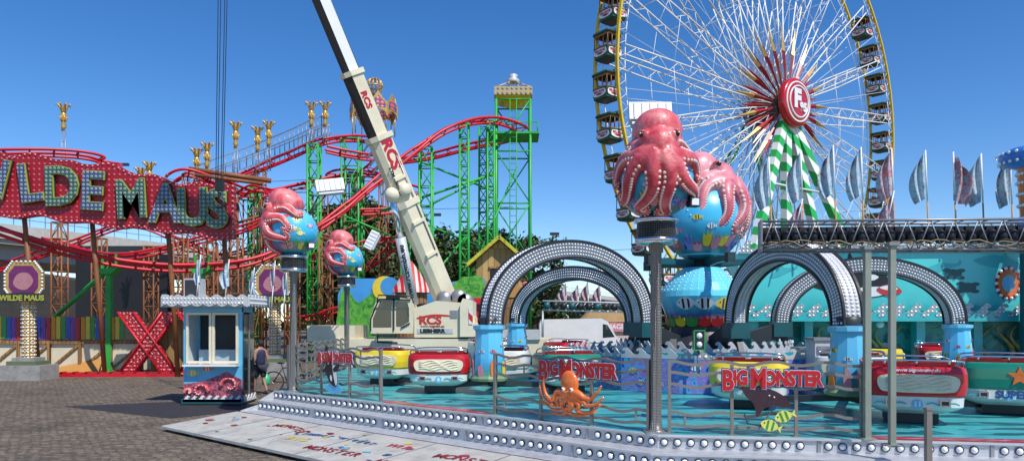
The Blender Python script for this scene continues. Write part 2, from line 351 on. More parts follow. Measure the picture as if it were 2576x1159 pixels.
for k,z in((.006,ZD-.11),(T1+.003,ZD-.32)):
    a=offp(k)
    for i in(0,1):
        L=(a[i+1]-a[i]).length; n=int(L/.19); nr=(n1,n2_)[i]
        for j in range(n):
            if j%12==11: continue
            p=a[i].lerp(a[i+1],(j+.5)/n); P=V((p.x,p.y,z)); nn=V((nr.x,nr.y,0))
            g.prism(circ,frame(V((-nr.y,nr.x,0)),V((0,0,1)),P),.012,DARK); g.bulb(P+nn*.012,nn,.047,BULB,8)
part(plat,'light_strip',g)
def onedge(px,inset=.15,seg=0):
    a,b=(offp(-inset)[seg],offp(-inset)[seg+1]); k=(px-CX)/F; dd=b-a
    t=(k*a.y-a.x)/(dd.x-k*dd.y); p=a+dd*t; return p
g=MB()
for (x0,x1,sg) in((965,1235,0),(2190,2700,1)):
    a=onedge(x0,.04,sg);b=onedge(x1,.04,sg);c=onedge(x1,.36,sg);d=onedge(x0,.36,sg)
    g.add([(v.x,v.y,ZD+.004) for v in(a,b,c,d)],[(0,1,2,3)],RED)
    for i in range(7):
        f=(i+.5)/7; m0=a.lerp(b,f).lerp(d.lerp(c,f),.5); dr=(b-a).normalized(); nn=V((-dr.y,dr.x))
        pts=[m0-dr*.2-nn*.03,m0-nn*.08,m0+dr*.2-nn*.02,m0+dr*.1+nn*.01,m0-dr*.05-nn*.02]
        g.add([(v.x,v.y,ZD+.008) for v in pts],[(0,1,2,3,4)],PINK)
part(plat,'edge_marking',g)
ramp_m=paint('ramp plate',(.52,.5,.44),.5,metal=.05,var=.28,scale=3,bump=.5,bscale=70)
g=MB(); RA=A+n1*.9-d1*.15; RB=C+n1*.9+d1*.6; R0=A+n1*2.6-d1*.25; R1=C+n1*2.6+d1*.6
vs=[(RA.x,RA.y,.27),(RB.x,RB.y,.27),(R1.x,R1.y,.11),(R0.x,R0.y,.11),(RA.x,RA.y,.2),(RB.x,RB.y,.2),(R1.x,R1.y,.06),(R0.x,R0.y,.06)]
g.add(vs,[(3,2,1,0),(3,7,6,2),(0,4,7,3)],ramp_m)
for i in range(12):
    p=R0.lerp(R1,(i+.5)/12)+(-n1)*.2; g.box((p.x,p.y,.03),(.3,.2,.058),DARK)
for i in range(1,7):
    p=RA.lerp(RB,i/6.6); p2=R0.lerp(R1,i/6.6); g.beam((p.x,p.y,.272),(p2.x,p2.y,.112),.025,.008,GREY)
part(plat,'ramp',g)
g=MB(); xd=V((d1.x,d1.y,0)); yd=V((-n1.x,-n1.y,.09)).normalized()
def rp(a,k): q=A+d1*a+n1*k; t=(k-.9)/1.7; return V((q.x,q.y,.276+(.11-.27)*t))
cols=[BLUEL,DRED,YEL,GRN,RED,SKYB]
def arctext(st,a,k,s,c,rot,curv):
    n=len(st); 
    for i,ch in enumerate(st):
        u=(i-(n-1)/2); ww_=.68*s; M=frame(xd,yd,rp(a,k))@Matrix.Rotation(rot,4,'Z')@Matrix.Translation((u*ww_,-curv*u*u*s,0))@Matrix.Rotation(-2*curv*u*1.2,4,'Z')
        g.text(ch,M,s,c,.001,.004,z=.003)
for a_ in(('MONSTER',2.9,1.35,.26,DRED,-.15,.05),('Immer wieder',4.6,1.45,.26,BLUEL,.05,.008),('MONSTER',5.3,2.15,.3,DRED,.05,0),('MONSTER',7.9,1.45,.3,DRED,0,.02),('MONSTER',7.2,2.2,.28,DRED,0,0),('BIG',3.9,1.9,.3,YEL,.1,0),('WIR',6.2,1.4,.26,RED,0,0)): arctext(*a_)
for i in range(40):
    a=random.uniform(0.1,8.5);k=random.uniform(1.1,2.45); M=frame(xd,yd,rp(a,k)); r=random.uniform(.03,.09)
    g.blob([(r*random.uniform(.7,1.9)*cos(t),r*random.uniform(.3,1.0)*sin(t)) for t in(0,1,2,3,4,5)],M,random.choice(cols),z0=.0035+i*.00003,dep=.001,n=3)
part(plat,'ramp_lettering',g)

# ------------------------------------------------------------ guard rails
def railing(pa,pb,label):
    a=V((pa.x,pa.y,ZD)); b=V((pb.x,pb.y,ZD)); L=(b-a).length; d=(b-a).normalized()
    T=thing('guard_rail',a,label,'railing','guard rails along the platform edge')
    g=MB()
    n=max(2,round(L/.95))
    for i in range(n+1):
        p=a.lerp(b,i/n); h=1.1 if i in(0,n) else 1.04
        g.beam(p,p+V((0,0,h)),.07 if i in(0,n) else .05,.045,RAILM,up=d)
        g.box(p+V((0,0,.006)),(.12,.12,.012),RAILM)
    part(T,'post',g)
    g=MB()
    for z,am in((.12,.03),(.3,.05),(.72,.05),(.9,.04),(1.06,.05)):
        pts=[]; m=int(L/.11)
        for i in range(m+1):
            t=i/m; w=abs(((t*L/.75)%1)*2-1)
            w=max(.25,min(.75,w)); pts.append(a.lerp(b,t)+V((0,0,z+am*(w-.5)*2)))
        for i in range(m): g.beam(pts[i],pts[i+1],.04,.042,RAILM)
    part(T,'rail',g)
    g=MB()
    m=int(L/.4)
    for i in range(m):
        p=a.lerp(b,(i+.5)/m); z0,z1=((.12,.3),(.72,.9),(.9,1.06))[i%3]; g.beam(p+V((0,0,z0)),p+V((0,0,z1)),.03,.03,RAILM)
    part(T,'baluster',g)
railing(onedge(742),onedge(958),'wavy grey steel guard rail panel with whale sign')
railing(onedge(1246),onedge(1632),'wavy grey steel guard rail panel with octopus sign')
railing(onedge(1684,.15,1),onedge(2168,.15,1),'wavy grey steel guard rail panel with stingray sign')
railing(V((-5.75,24.8)),V((-5.5,17.6)),'long wavy steel guard rail along the platform side')
RAYM=paint('ray skin',(.05,.022,.03),.4,var=.4,scale=25)
def bigm(px,py,d,yaw,w,kind,label):
    P=S(px,py,d); T=thing('ride_sign',P,label,'sign','lettered signs on the guard rails'); M=face(P,yaw)
    s=w/6.0
    g=MB()
    for st,x,sz in(('B',-2.7,1.9),('IG',-1.75,1.35),('M',-.45,1.9),('ONSTER',2.05,1.35)):
        MM=M@Matrix.Translation((x*s,-.07*abs(x)*s+(.08*s if sz<1.5 else -.08*s),0)); zz=0 if sz<1.5 else .012
        g.text(st,MM,sz*1.12*s,BLUEL,.005,.2*s,z=zz,sx=.74)
        g.text(st,MM,sz*1.12*s,WHITE,.003,.12*s,z=zz+.0105,sx=.74)
        g.text(st,MM,sz*1.12*s,RED,.003,.08*s,z=zz+.0175,sx=.74)
    part(T,'lettering',g)
    g=MB(); M2=M@Matrix.Translation((0,-.36*w,0.0))
    if kind=='orca':
        MM=M2@Matrix.Rotation(1.9,4,'Z')@Matrix.Translation((.1*w,.02,0)); orca(g,MM,w*.75,.002); g.blob([(-.3*w,-.3*w),(-.1*w,-.16*w),(.05*w,-.05*w),(.2*w,-.2*w),(.3*w,-.33*w),(0,-.38*w)],M2@Matrix.Translation((0,-.02*w,-.012)),SKYB,0,.006)
    elif kind=='octo':
        for i in range(8):
            a=-pi*.02-i*pi*.96/7; sg=1 if i>3 else -1
            pts=[M2@V((0,.06*w,.03))]
            for t in range(1,10):
                r=w*.058*t; aa=a+sg*(.02*t*t*.5 if t<6 else .36+.3*(t-6)*-1)+.25*sin(t*1.2+i)*.6
                pts.append(M2@V((r*cos(aa)*.98,r*sin(aa)*.68+.06*w,.03+.012*sin(t+i))))
            c_=catmull(pts,3); g.tube(c_,[w*(.058*(1-.8*k/(len(c_)-1))) for k in range(len(c_))],ORNG,7)
        g.ball((0,0,0),(w*.14,w*.17,w*.06),ORNG,16,10,M2@Matrix.Translation((-.01*w,.18*w,.03))@Matrix.Rotation(.2,4,'Z'))
        for x in(-.07,.06): g.ball((0,0,0),w*.028,WHITE,8,6,M2@Matrix.Translation((x*w,.1*w,.085*w))); g.ball((0,0,0),w*.014,BLACK,6,5,M2@Matrix.Translation((x*w,.1*w,.11*w)))
    else:
        k_=w*.88
        g.blob([(-.3*k_,.2*k_),(-.1*k_,.2*k_),(.12*k_,.17*k_),(.3*k_,.06*k_),(.36*k_,-.08*k_),(.14*k_,-.05*k_),(.0,-.1*k_),(-.1*k_,-.22*k_),(-.14*k_,-.04*k_),(-.26*k_,.08*k_)],M2@Matrix.Translation((0,.06*w,0)),RAYM,0,.02)
        for x,y in((.06,.14),(.12,.12)): g.ball((0,0,0),w*.012,WHITE,6,5,M2@Matrix.Translation((x*w,y*w,.024)))
        g.tube([M2@V(q) for q in((.1*w,-.05*w,.01),(-.05*w,-.25*w,.01),(-.2*w,-.22*w,.01),(-.24*w,-.1*w,.01))],.01,BLACK,5)
        for x,y,r in((.24,-.12,.3),(.07,-.24,-.3)):
            fish(g,M2@Matrix.Translation((x*w,y*w,.022))@Matrix.Rotation(r,4,'Z'),w*.24,PALEY,GRN)
    part(T,'cutout_figure',g)
    g=MB()
    for x in(-.3*w,.3*w): g.box((x,0,-.02),(.04,.25*w,.02),GREY,M=M)
    part(T,'bracket',g)
yA=math.atan2(d1.y,d1.x); yE=math.atan2(d2.y,d2.x)
p=onedge(838,.06); bigm(838,898,p.y,yA,1.05,'orca','red BIG MONSTER sign with leaping whale on railing')
p=onedge(1437,.04); bigm(1437,928,p.y,yA,1.25,'octo','red BIG MONSTER sign with orange octopus on railing')
p=onedge(1922,.04,1); bigm(1922,950,p.y,yE,1.15,'ray','red BIG MONSTER sign with stingray and yellow fish')

# ------------------------------------------------------------ octopus on globe (unit globe, facing -Y)
def build_octo():
    g=MB(); sk=MB()
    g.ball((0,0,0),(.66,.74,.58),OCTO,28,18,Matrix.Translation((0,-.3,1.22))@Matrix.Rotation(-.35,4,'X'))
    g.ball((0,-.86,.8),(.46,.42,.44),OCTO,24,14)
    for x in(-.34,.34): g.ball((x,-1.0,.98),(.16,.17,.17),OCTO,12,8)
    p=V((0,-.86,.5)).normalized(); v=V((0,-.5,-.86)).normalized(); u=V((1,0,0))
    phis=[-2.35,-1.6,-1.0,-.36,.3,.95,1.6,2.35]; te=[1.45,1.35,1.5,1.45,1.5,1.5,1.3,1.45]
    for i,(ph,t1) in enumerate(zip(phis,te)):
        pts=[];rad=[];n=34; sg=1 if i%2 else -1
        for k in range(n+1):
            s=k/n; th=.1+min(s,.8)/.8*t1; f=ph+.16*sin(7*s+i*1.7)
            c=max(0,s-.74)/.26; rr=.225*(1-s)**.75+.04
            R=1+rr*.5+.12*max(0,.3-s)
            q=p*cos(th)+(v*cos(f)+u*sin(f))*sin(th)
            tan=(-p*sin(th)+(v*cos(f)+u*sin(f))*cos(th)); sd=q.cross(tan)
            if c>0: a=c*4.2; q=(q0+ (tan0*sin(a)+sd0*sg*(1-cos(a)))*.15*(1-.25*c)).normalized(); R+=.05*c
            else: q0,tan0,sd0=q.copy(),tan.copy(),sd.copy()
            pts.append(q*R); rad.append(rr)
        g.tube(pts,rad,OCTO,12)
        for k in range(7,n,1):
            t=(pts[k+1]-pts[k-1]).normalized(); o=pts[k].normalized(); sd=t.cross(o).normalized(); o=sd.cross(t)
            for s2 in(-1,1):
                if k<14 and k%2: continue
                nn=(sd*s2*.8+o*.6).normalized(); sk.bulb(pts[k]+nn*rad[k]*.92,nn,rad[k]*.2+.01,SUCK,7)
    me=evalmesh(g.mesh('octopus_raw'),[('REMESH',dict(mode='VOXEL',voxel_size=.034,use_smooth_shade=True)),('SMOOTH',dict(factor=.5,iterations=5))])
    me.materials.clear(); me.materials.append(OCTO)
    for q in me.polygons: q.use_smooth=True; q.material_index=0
    ey=MB()
    for x in(-1,1):
        ey.ball((x*.44,-1.08,1.0),(.07,.08,.08),BLACK,14,10); ey.ball((x*.475,-1.13,1.015),(.028,.028,.028),WHITE,8,6); ey.ball((x*.42,-1.04,1.07),(.11,.12,.055),OCTO,12,8)
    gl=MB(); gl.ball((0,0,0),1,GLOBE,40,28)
    for i in range(16):
        a=random.uniform(0,2*pi); z=random.uniform(-.35,.75); q=V((cos(a)*math.sqrt(1-z*z),sin(a)*math.sqrt(1-z*z),z))
        nn=q.normalized(); x=V((0,0,1)).cross(nn).normalized(); y=nn.cross(x)
        fish(gl,frame(x,y,q*1.006),random.uniform(.2,.34),random.choice([ORNG,PINK,YEL,PALEY,WHITE]),random.choice([WHITE,BLUEL,ORNG,BLACK]),.0)
    for i in range(26):
        a=2*pi*i/26+random.uniform(-.1,.1); z=-.6+random.uniform(-.1,.08); q=V((cos(a)*math.sqrt(1-z*z),sin(a)*math.sqrt(1-z*z),z))
        nn=q.normalized(); x=V((0,0,1)).cross(nn).normalized(); y=nn.cross(x); h=random.uniform(.15,.35)
        gl.blob([(-.08,-.1),(-.1,h*.6),(-.03,h*.4),(0,h),(.04,h*.45),(.11,h*.7),(.08,-.1)],frame(x,y,q*1.0),random.choice([PINK,GRN,YEL,CORAL,ORNG]),0,.01,n=3)
    for i in range(30):
        a=random.uniform(0,2*pi); z=random.uniform(-.2,.9); q=V((cos(a)*math.sqrt(1-z*z),sin(a)*math.sqrt(1-z*z),z)); gl.bulb(q,q,random.uniform(.015,.035),WHITE,7)
    return me,sk.mesh('suckers'),ey.mesh('octopus_eyes'),gl.mesh('globe')
OM,SM,EM,GM=build_octo()
OMP=OM.copy(); OMP.materials[0]=OCTP
def octolamp(loc,yaw,label,z0=ZD,flood=None,fyaw=0):
    loc=V((loc[0],loc[1],z0)); T=thing('octopus_lamp_post',loc,label,'lamp post','octopus lamp posts around the platform')
    R=.57; zc=4.5; x,y=loc.x,loc.y
    g=MB(); g.lathe([(.16,z0+.012),(.16,z0+.03),(.1,z0+.05),(.085,z0+.2),(.085,3.42),(.11,3.43),(.11,3.56)],PERF,16,(x,y,0)); 
    g.box((x,y,z0+.012),(.36,.36,.024),GREY); part(T,'post',g)
    g=MB(); g.lathe([(.02,3.55),(.28,3.55),(.32,3.58),(.32,3.63),(.29,3.64)],CHROME,28,(x,y,0)); g.lathe([(.29,3.64),(.29,3.87)],MESHB,28,(x,y,0),sm=True)
    g.lathe([(.29,3.87),(.33,3.88),(.33,3.93),(.25,3.97),(.02,3.98)],CHROME,28,(x,y,0)); part(T,'speaker_drum',g)
    e=V((0,0,zc-z0))
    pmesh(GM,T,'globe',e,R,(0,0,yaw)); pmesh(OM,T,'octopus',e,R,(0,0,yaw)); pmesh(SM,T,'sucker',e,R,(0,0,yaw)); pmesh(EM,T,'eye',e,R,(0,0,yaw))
    if flood:
        c=V((x+flood[0],y+.6,flood[1]))
        g=MB(); M=face(c,fyaw)@Matrix.Rotation(flood[2],4,'Z')@Matrix.Rotation(-.25,4,'X')
        g.box((0,0,0),(.68,.3,.16),WHITE,M=M); g.box((0,-.19,-.02),(.6,.06,.14),LGREY,M=M)
        for i in range(-2,3): g.box((i*.13,0,.085),(.02,.26,.02),LGREY,M=M)
        part(T,'floodlight',g)
        g=MB(); g.rod((x,y+.3,4.6),c-V((0,0,.1)),.02,DARK); g.rod(V((x,y+.5,4.6)),c-V((.2,0,.1)),.02,DARK); part(T,'bracket',g)
        g=MB(); c=V((x+.5*(1 if flood[0] else .9),y-.25,4.15)); M=face(c,.3); g.box((0,0,0),(.16,.14,.12),BLACK,M=M); g.box((0,0,.065),(.12,.1,.01),BULB,M=M); part(T,'spotlight',g)
    return T
LC=C+V((.02,.22))
octolamp(LC,-.12,'red octopus on sea globe atop perforated steel post',flood=(.02,5.72,0))
octolamp(A0+V((.1,.1)),-1.35,'red octopus wrapped around blue globe on steel post',flood=(.72,5.72,.15),fyaw=.3)
octolamp((-5.75,24.9),-1.3,'octopus globe lamp on post at the platform corner',flood=(.75,5.25,1.1),fyaw=.3)
octolamp((1.3,58),-1.0,'small distant octopus globe on steel post',z0=0)

# ------------------------------------------------------------ centre of ride and arms
CR=V((5.3,20,0))
ride=thing('spinning_octopus_ride',(5.3,20,ZD),'spinning arm ride with blue sea column and bulb-covered arches','fairground ride')
g=MB()
g.lathe([(1.5,ZD+.01),(1.5,1.1),(1.15,1.2),(1.1,1.9),(.85,2.0),(.85,2.24)],DARK,20,(5.3,20,0))
for i in range(10):
    a=2*pi*i/10; g.box((5.3+1.25*cos(a),20+1.25*sin(a),1.5),(.3,.2,.8),(DTEAL if i%2 else GREY),yaw=a)
part(ride,'turntable',g)
g=MB(); g.lathe([(.5,2.2),(.8,2.24),(.9,2.3),(1.12,2.9),(1.17,3.05),(1.13,3.2),(.98,3.42),(.56,3.82),(.5,3.86)],BELLM,36,(5.3,20,0),sm=False)
for i in range(36):
    a=2*pi*i/36
    for z,r in((3.24,1.1),(3.33,1.04),(3.42,.98),(3.51,.88),(3.6,.79),(3.69,.7)): g.bulb((5.3+r*cos(a),20+r*sin(a),z),(cos(a),sin(a),.8),.022,BULB,5)
for a,c1,c2 in((-2.2,WHITE,BLACK),(-1.75,WHITE,BLACK),(-1.25,YEL,BLUEL),(-.8,PINK,WHITE)):
    nn=V((cos(a),sin(a),-.3)).normalized(); x=V((-sin(a),cos(a),0)); P=V((5.3+1.115*cos(a),20+1.115*sin(a),2.85)); fish(g,frame(x,nn.cross(x),P),.55,c1,c2,.01)
for i in range(18):
    a=2*pi*i/18; P=V((5.3+.94*cos(a),20+.94*sin(a),2.36)); x=V((-sin(a),cos(a),0)); nn=V((cos(a),sin(a),-.3)).normalized()
    g.blob([(-.13,-.1),(-.15,.1),(-.05,.08),(0,.2),(.06,.08),(.14,.13),(.13,-.1)],frame(x,nn.cross(x),P),random.choice([ORNG,PINK,GRN,DRED,YEL]),.01,.02,n=3)
part(ride,'centre_column',g)
g=MB(); g.lathe([(.3,3.8),(.3,4.1),(.45,4.12),(.45,4.16),(.2,4.18)],DARK,20,(5.3,20,0))
for i in range(5):
    a=math.radians(-82+72*i); u=V((cos(a),sin(a),0)); c=V((5.3,20,4.0)); g.beam(c+u*.3,c+u*1.9,.12,.16,DTEAL); g.beam(c+u*.3+V((0,0,-.12)),c+u*1.9+V((0,0,.02)),.06,.06,DTEAL); g.box(c+u*1.8,(.2,.2,.26),DARK,yaw=a)
part(ride,'neck',g)
g=MB(); g.lathe([(.42,4.17),(.62,4.19),(.64,4.28),(.5,4.34),(.46,4.5),(.6,4.66)],SKYB,28,(5.3,20,0)); part(ride,'globe_stand',g)
e=V((0,0,5.15-ZD)); e2=e+V((.12,0,.12)); rt=(-.5,0,1.05)
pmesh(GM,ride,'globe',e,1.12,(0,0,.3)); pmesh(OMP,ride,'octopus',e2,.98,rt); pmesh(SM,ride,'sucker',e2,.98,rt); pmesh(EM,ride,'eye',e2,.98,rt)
hubs=[]
def arm(deg,rz):
    a=math.radians(deg); u=V((cos(a),sin(a),0)); t=V((-sin(a),cos(a),0)); Rr=6.8
    H=CR+u*Rr; hubs.append(H)
    g=MB(); n=44; rin,rout=2.15,6.75; zc=2.3; W=.19; TH=.19
    def pt(k,off):
        s=k/n; th=pi*(1-s)
        return CR+u*((rin+rout)/2+((rout-rin)/2+off)*cos(th))+V((0,0,zc+(rz+off)*sin(th)**.9))
    for k in range(n):
        o0,o1=pt(k,TH),pt(k+1,TH); i0,i1=pt(k,-TH),pt(k+1,-TH)
        vs=[o0+t*W,o1+t*W,i1+t*W,i0+t*W,o0-t*W,o1-t*W,i1-t*W,i0-t*W]
        g.add(vs,[(0,3,2,1),(4,5,6,7)],ARCHG); g.add(vs,[(0,1,5,4),(3,7,6,2)],LGREY)
        for oo in(TH+.012,-TH-.012):
            a0,a1=pt(k,oo),pt(k+1,oo)
            for sgn in(-1,1): g.beam(a0+t*sgn*(W),a1+t*sgn*(W),.05,.05,BLACK)
    nb=84; gb=MB()
    for k in range(nb):
        s=(k+.5)/nb*n
        for off in(-.12,-.04,.04,.12):
            P=pt(s,off)
            for sg in(-1,1): gb.bulb(P+t*sg*(W+.002),t*sg,.028,BULB,5)
        for w in(-.1,0,.1):
            P=pt(s,TH); nn=(pt(s,TH+.1)-P).normalized(); gb.bulb(P+t*w,nn,.034,BULB,5)
            P=pt(s,-TH); gb.bulb(P+t*w,-nn,.028,BULB,4)
    ar=part(ride,'arch_arm',g); part(ar,'bulb_rows',gb)
    g=MB(); g.beam(CR+u*.9+V((0,0,1.75)),CR+u*2.15+V((0,0,2.15)),.4,.4,DARK); g.beam(CR+u*.8+V((0,0,1.4)),CR+u*3.1+V((0,0,1.15)),.22,.25,DARK); g.beam(CR+u*3+V((0,0,1.15)),CR+u*(Rr-.3)+V((0,0,1.05)),.14,.16,DTEAL)
    g.box(CR+u*2.15+V((0,0,2.15)),(.5,.5,.4),DTEAL,yaw=a); g.beam(CR+u*2.2+V((0,0,2.0)),CR+u*2.6+V((0,0,1.2)),.14,.14,DARK); part(ar,'arm_joint',g)
    g=MB(); x,y=H.x,H.y
    prof=[(.42,1.02),(.44,1.08),(.39,1.14),(.36,1.5),(.31,2.1),(.32,2.16),(.37,2.2),(.37,2.28),(.2,2.3)]
    g.lathe(prof,PEDM,12,(x,y,0),sm=False); g.lathe([(.2,2.29),(.24,2.45),(.05,2.5)],DARK,12,(x,y,0))
    for q in range(8):
        aa=q*pi/4+.3; P=V((x+.345*cos(aa),y+.345*sin(aa),1.75+.1*sin(q*2))); fish(g,frame(V((-sin(aa),cos(aa),0)),V((0,0,1)),P),.14,random.choice([WHITE,YEL,PINK]),BLACK,.0)
        P=V((x+.38*cos(aa),y+.38*sin(aa),1.26)); h=random.uniform(.12,.28)
        g.blob([(-.05,-.12),(-.07,h*.6),(0,h),(.05,h*.5),(.06,-.12)],frame(V((-sin(aa),cos(aa),0)),V((0,0,1)),P),random.choice([GRN,PINK,YEL,ORNG]),0,.01,n=3)
    part(ride,'arm_pedestal',g)
for dg,rz in((211,1.84),(-82,1.58),(-5,1.6),(67,1.6),(139,1.6)): arm(dg,rz)
g=MB(); g2=MB(); nseg=16
for i in range(nseg):
    a0=2*pi*i/nseg; a1=2*pi*(i+1)/nseg; r=3.75
    P0=CR+V((r*cos(a0),r*sin(a0),0)); P1=CR+V((r*cos(a1),r*sin(a1),0))
    g.add([P0+V((0,0,ZD+.01)),P1+V((0,0,ZD+.01)),P1+V((0,0,1.5)),P0+V((0,0,1.5))],[(0,1,2,3)],CORAL)
    wave(g2,P1+V((0,0,1.53)),P0+V((0,0,1.53)),.22,SILV if i%2 else LGREY,.36)
    M=face((P0+P1)/2+V((0,0,1.1)),a0+pi/nseg+pi/2)
    for j in range(3): fish(g,M@Matrix.Translation((random.uniform(-.5,.5),random.uniform(-.2,.25),0)),.22,random.choice([PALEY,YEL,WHITE]),random.choice([GRN,BLUEL]),.01)
    r=2.4; P0=CR+V((r*cos(a0),r*sin(a0),1.72)); P1=CR+V((r*cos(a1),r*sin(a1),1.72)); wave(g2,P1-V((0,0,.1)),P0-V((0,0,.1)),.26,LGREY,.36)
    g2.beam(P0-V((0,0,.2)),P1-V((0,0,.2)),.06,.12,TEAL); g2.rod(P0-V((0,0,.2)),V((P0.x,P0.y,ZD)),.04,GREY)
part(ride,'coral_screen',g); part(ride,'wave_crest',g2)

# ------------------------------------------------------------ ride cars
def ring(w,d,z,e=5,n=36):
    o=[]
    for k in range(n):
        a=2*pi*k/n; c,s=cos(a),sin(a); o.append(V((w/2*abs(c)**(2/e)*(1 if c>=0 else -1),d/2*abs(s)**(2/e)*(1 if s>=0 else -1),z)))
    return o
def loft(mb,rings,mat):
    n=len(rings[0])
    for a,b in zip(rings,rings[1:]): mb.add(a+b,[(k,(k+1)%n,n+(k+1)%n,n+k) for k in range(n)],mat,True)
SKW=paint('skirt white',(.72,.72,.68),.35,var=.08,coat=.3)
def badge(num,title=''):
    g=MB(); M2=face((0,-.713,.17),0)
    for x0 in(-.68,.14):
        pts=[(x0+.5*k/8,.02+.025*sin(k*1.2)) for k in range(9)]; g.prism(pts+[(q[0],q[1]-.03) for q in pts[::-1]],M2,.006,TEAL)
    g.prism([(.085*cos(t*pi/6),.085*sin(t*pi/6)) for t in range(12)],M2,.01,SKYB); g.text(num,M2,.13,WHITE,.002,.005,z=.011)
    if title: g.text(title,face((0,-.757,.765),0),.085,WHITE,.002,.002,z=0)
    return g
def car(colmat,num,label):
    T=thing('ride_car',(0,0,0),label,'ride car','ride cars around the octopus ride')
    g=MB(); loft(g,[ring(1.0,.9,-.02),ring(1.4,1.25,.06),ring(1.56,1.4,.12),ring(1.58,1.42,.3)],SKW)
    loft(g,[ring(1.6,1.44,.3),ring(1.64,1.47,.33),ring(1.68,1.51,.5),ring(1.67,1.5,.7),ring(1.62,1.45,.79),ring(1.54,1.38,.82)],colmat)
    loft(g,[ring(1.54,1.38,.82),ring(1.44,1.28,.8),ring(1.36,1.2,.4)],DRED)
    g.add(ring(1.36,1.2,.4),[tuple(range(36))],DARK); g.box((0,0,-.1),(.8,.7,.2),BLACK); part(T,'body',g,local=True)
    g=MB()
    for x in(-.35,.35):
        g.box((x,-.3,.68),(.58,.16,.42),DRED); g.box((x,-.02,.5),(.58,.5,.14),DRED)
    part(T,'seat',g,local=True)
    g=MB(); 
    for pts in([(-.76,-.3,.81),(-.74,-.55,.9),(-.5,-.66,.93),(.5,-.66,.93),(.74,-.55,.9),(.76,-.3,.81)],[(-.5,-.6,.8),(-.5,-.66,.93)],[(.5,-.6,.8),(.5,-.66,.93)],[(0,-.6,.8),(0,-.66,.93)],[(-.7,.5,.8),(-.6,.3,.95),(.6,.3,.95),(.7,.5,.8)]): g.tube(catmull(pts,4) if len(pts)>2 else pts,.018,CHROME,7)
    part(T,'grab_rail',g,local=True)
    for sd in(0,1):
        M=Matrix.Rotation(pi*sd,4,'Z')@face((0,-.757,.54),0)
        g=MB(); g.blob([(-.6,-.1),(-.58,.12),(0,.15),(.58,.12),(.6,-.1),(.4,-.16),(-.4,-.16)],M,CRM2,-.02,.035)
        for i in range(5):
            y=-.1+.05*i; g.tube([M@V((-.5+k*.1,y+.03*sin(k*1.3+i),.018)) for k in range(11)],[.012+.01*abs(sin(k+i)) for k in range(11)],CRM2,5)
        part(T,'relief_plaque',g,local=True)
        if sd==0:
            part(T,'number_badge',badge(num),local=True)
            for x in(-.42,.42):
                g=MB(); g.box((x,-.72,.2),(.16,.05,.11),CHROME); g.box((x,-.748,.2),(.11,.01,.07),GLASS); part(T,'headlight',g,local=True)
    return T
CGRN=paint('car green',(.01,.22,.14),.3,coat=.5)
cars={'r':car(RED,'6','glossy dark red ride car with cream relief plaque'),'y':car(YEL,'7','yellow ride car with cream relief plaque'),'g':car(CGRN,'8','green ride car with cream relief plaque'),'w':car(SKW,'9','white ride car with cream relief plaque')}
CZ=.9; CS=.88; used={k:False for k in cars}
def putcar(k,x,y,hub,label=None,num=None,title='',skip=(),look=None,cs=CS):
    dx,dy=(x-hub.x,y-hub.y) if look is None else look; yaw=math.atan2(dy,dx)+pi/2
    if not used[k]:
        T=cars[k]; T.location=(x,y,CZ); T.rotation_euler=(0,0,yaw); T.scale=(cs,)*3; used[k]=True; bpy.context.view_layer.update()
    else: T=dup(cars[k],(x,y,CZ),yaw,cs,skip=(('number_badge',) if num else ())+skip)
    if label: T["label"]=label
    if num: part(T,'number_badge',badge(num,title),local=True)
    g=MB(); g.beam(V((hub.x,hub.y,.98)),V((x,y,.84)),.12,.12,DARK); part(ride,'car_arm',g)
    return T
def X(px,d): return (px-CX)/F*d
h1,h2,h3,h4,h5=hubs
putcar('r',X(1108,17.0),17.0,h1,'glossy dark red ride car beside guard rail',look=(.03,-1)); putcar('y',X(975,19.0),19.0,h1,look=(-.3,-1)); putcar('g',X(1425,17.0),17.0,h1,look=(.25,-1)); putcar('w',X(1262,18.8),18.8,h1)
putcar('y',X(1885,14.0),14.0,h2,'yellow and cream ride car with chrome rail',num='10',look=(-.4,-1)); putcar('r',X(2288,12.1),12.1,h2,'dark red ride car numbered eleven',num='11',title='www.bigmonster.de',look=(-.35,-1),cs=.92)
TG=putcar('g',X(2520,13.2),13.2,h2,'green ride car with starfish and SUPER lettering',num='12',skip=('relief_plaque','number_badge'),look=(-.45,-1),cs=.92); putcar('w',X(2140,15.8),15.8,h2)
g=MB(); M=face((.15,-.757,.56)); g.prism([((.2 if k%2==0 else .085)*cos(k*pi/5+pi/2),(.2 if k%2==0 else .085)*sin(k*pi/5+pi/2)) for k in range(10)],M,.03,ORNG,-.01)
M=face((0.05,-.716,.2)); g.box((0,0,0),(.84,.17,.01),SKW,M=M); g.text('SUPER',M,.2,BLUEL,.003,.009,z=.008); part(TG,'starfish_badge',g,local=True)
for H,ks in((h3,'ry'),(h4,'gw'),(h5,'rw')):
    for i,k in enumerate(ks):
        a=.5+i*pi/2+(.7 if H is h3 else 0); putcar(k,H.x+2.0*cos(a),H.y+2.0*sin(a),H)
def cabinet(px,d,w,h,label):
    x=X(px,d); T=thing('control_cabinet',(x,d,ZD),label,'control cabinet'); g=MB(); g.box((x,d,ZD+h/2),(w,.5,h),LGREY); g.box((x,d,ZD+h+.03),(w+.08,.58,.06),GREY); part(T,'housing',g)
    g=MB(); g.box((x,d-.26,ZD+h*.6),(w*.8,.02,h*.6),GREY); 
    for i in range(4): g.box((x-w*.25+i*w*.16,d-.28,ZD+h*.75),(.06,.02,.06),DARK)
    g.rod((x+w*.3,d-.3,ZD+.1),(x+w*.3,d-.3,ZD+h*.3),.02,GREY); part(T,'door',g)
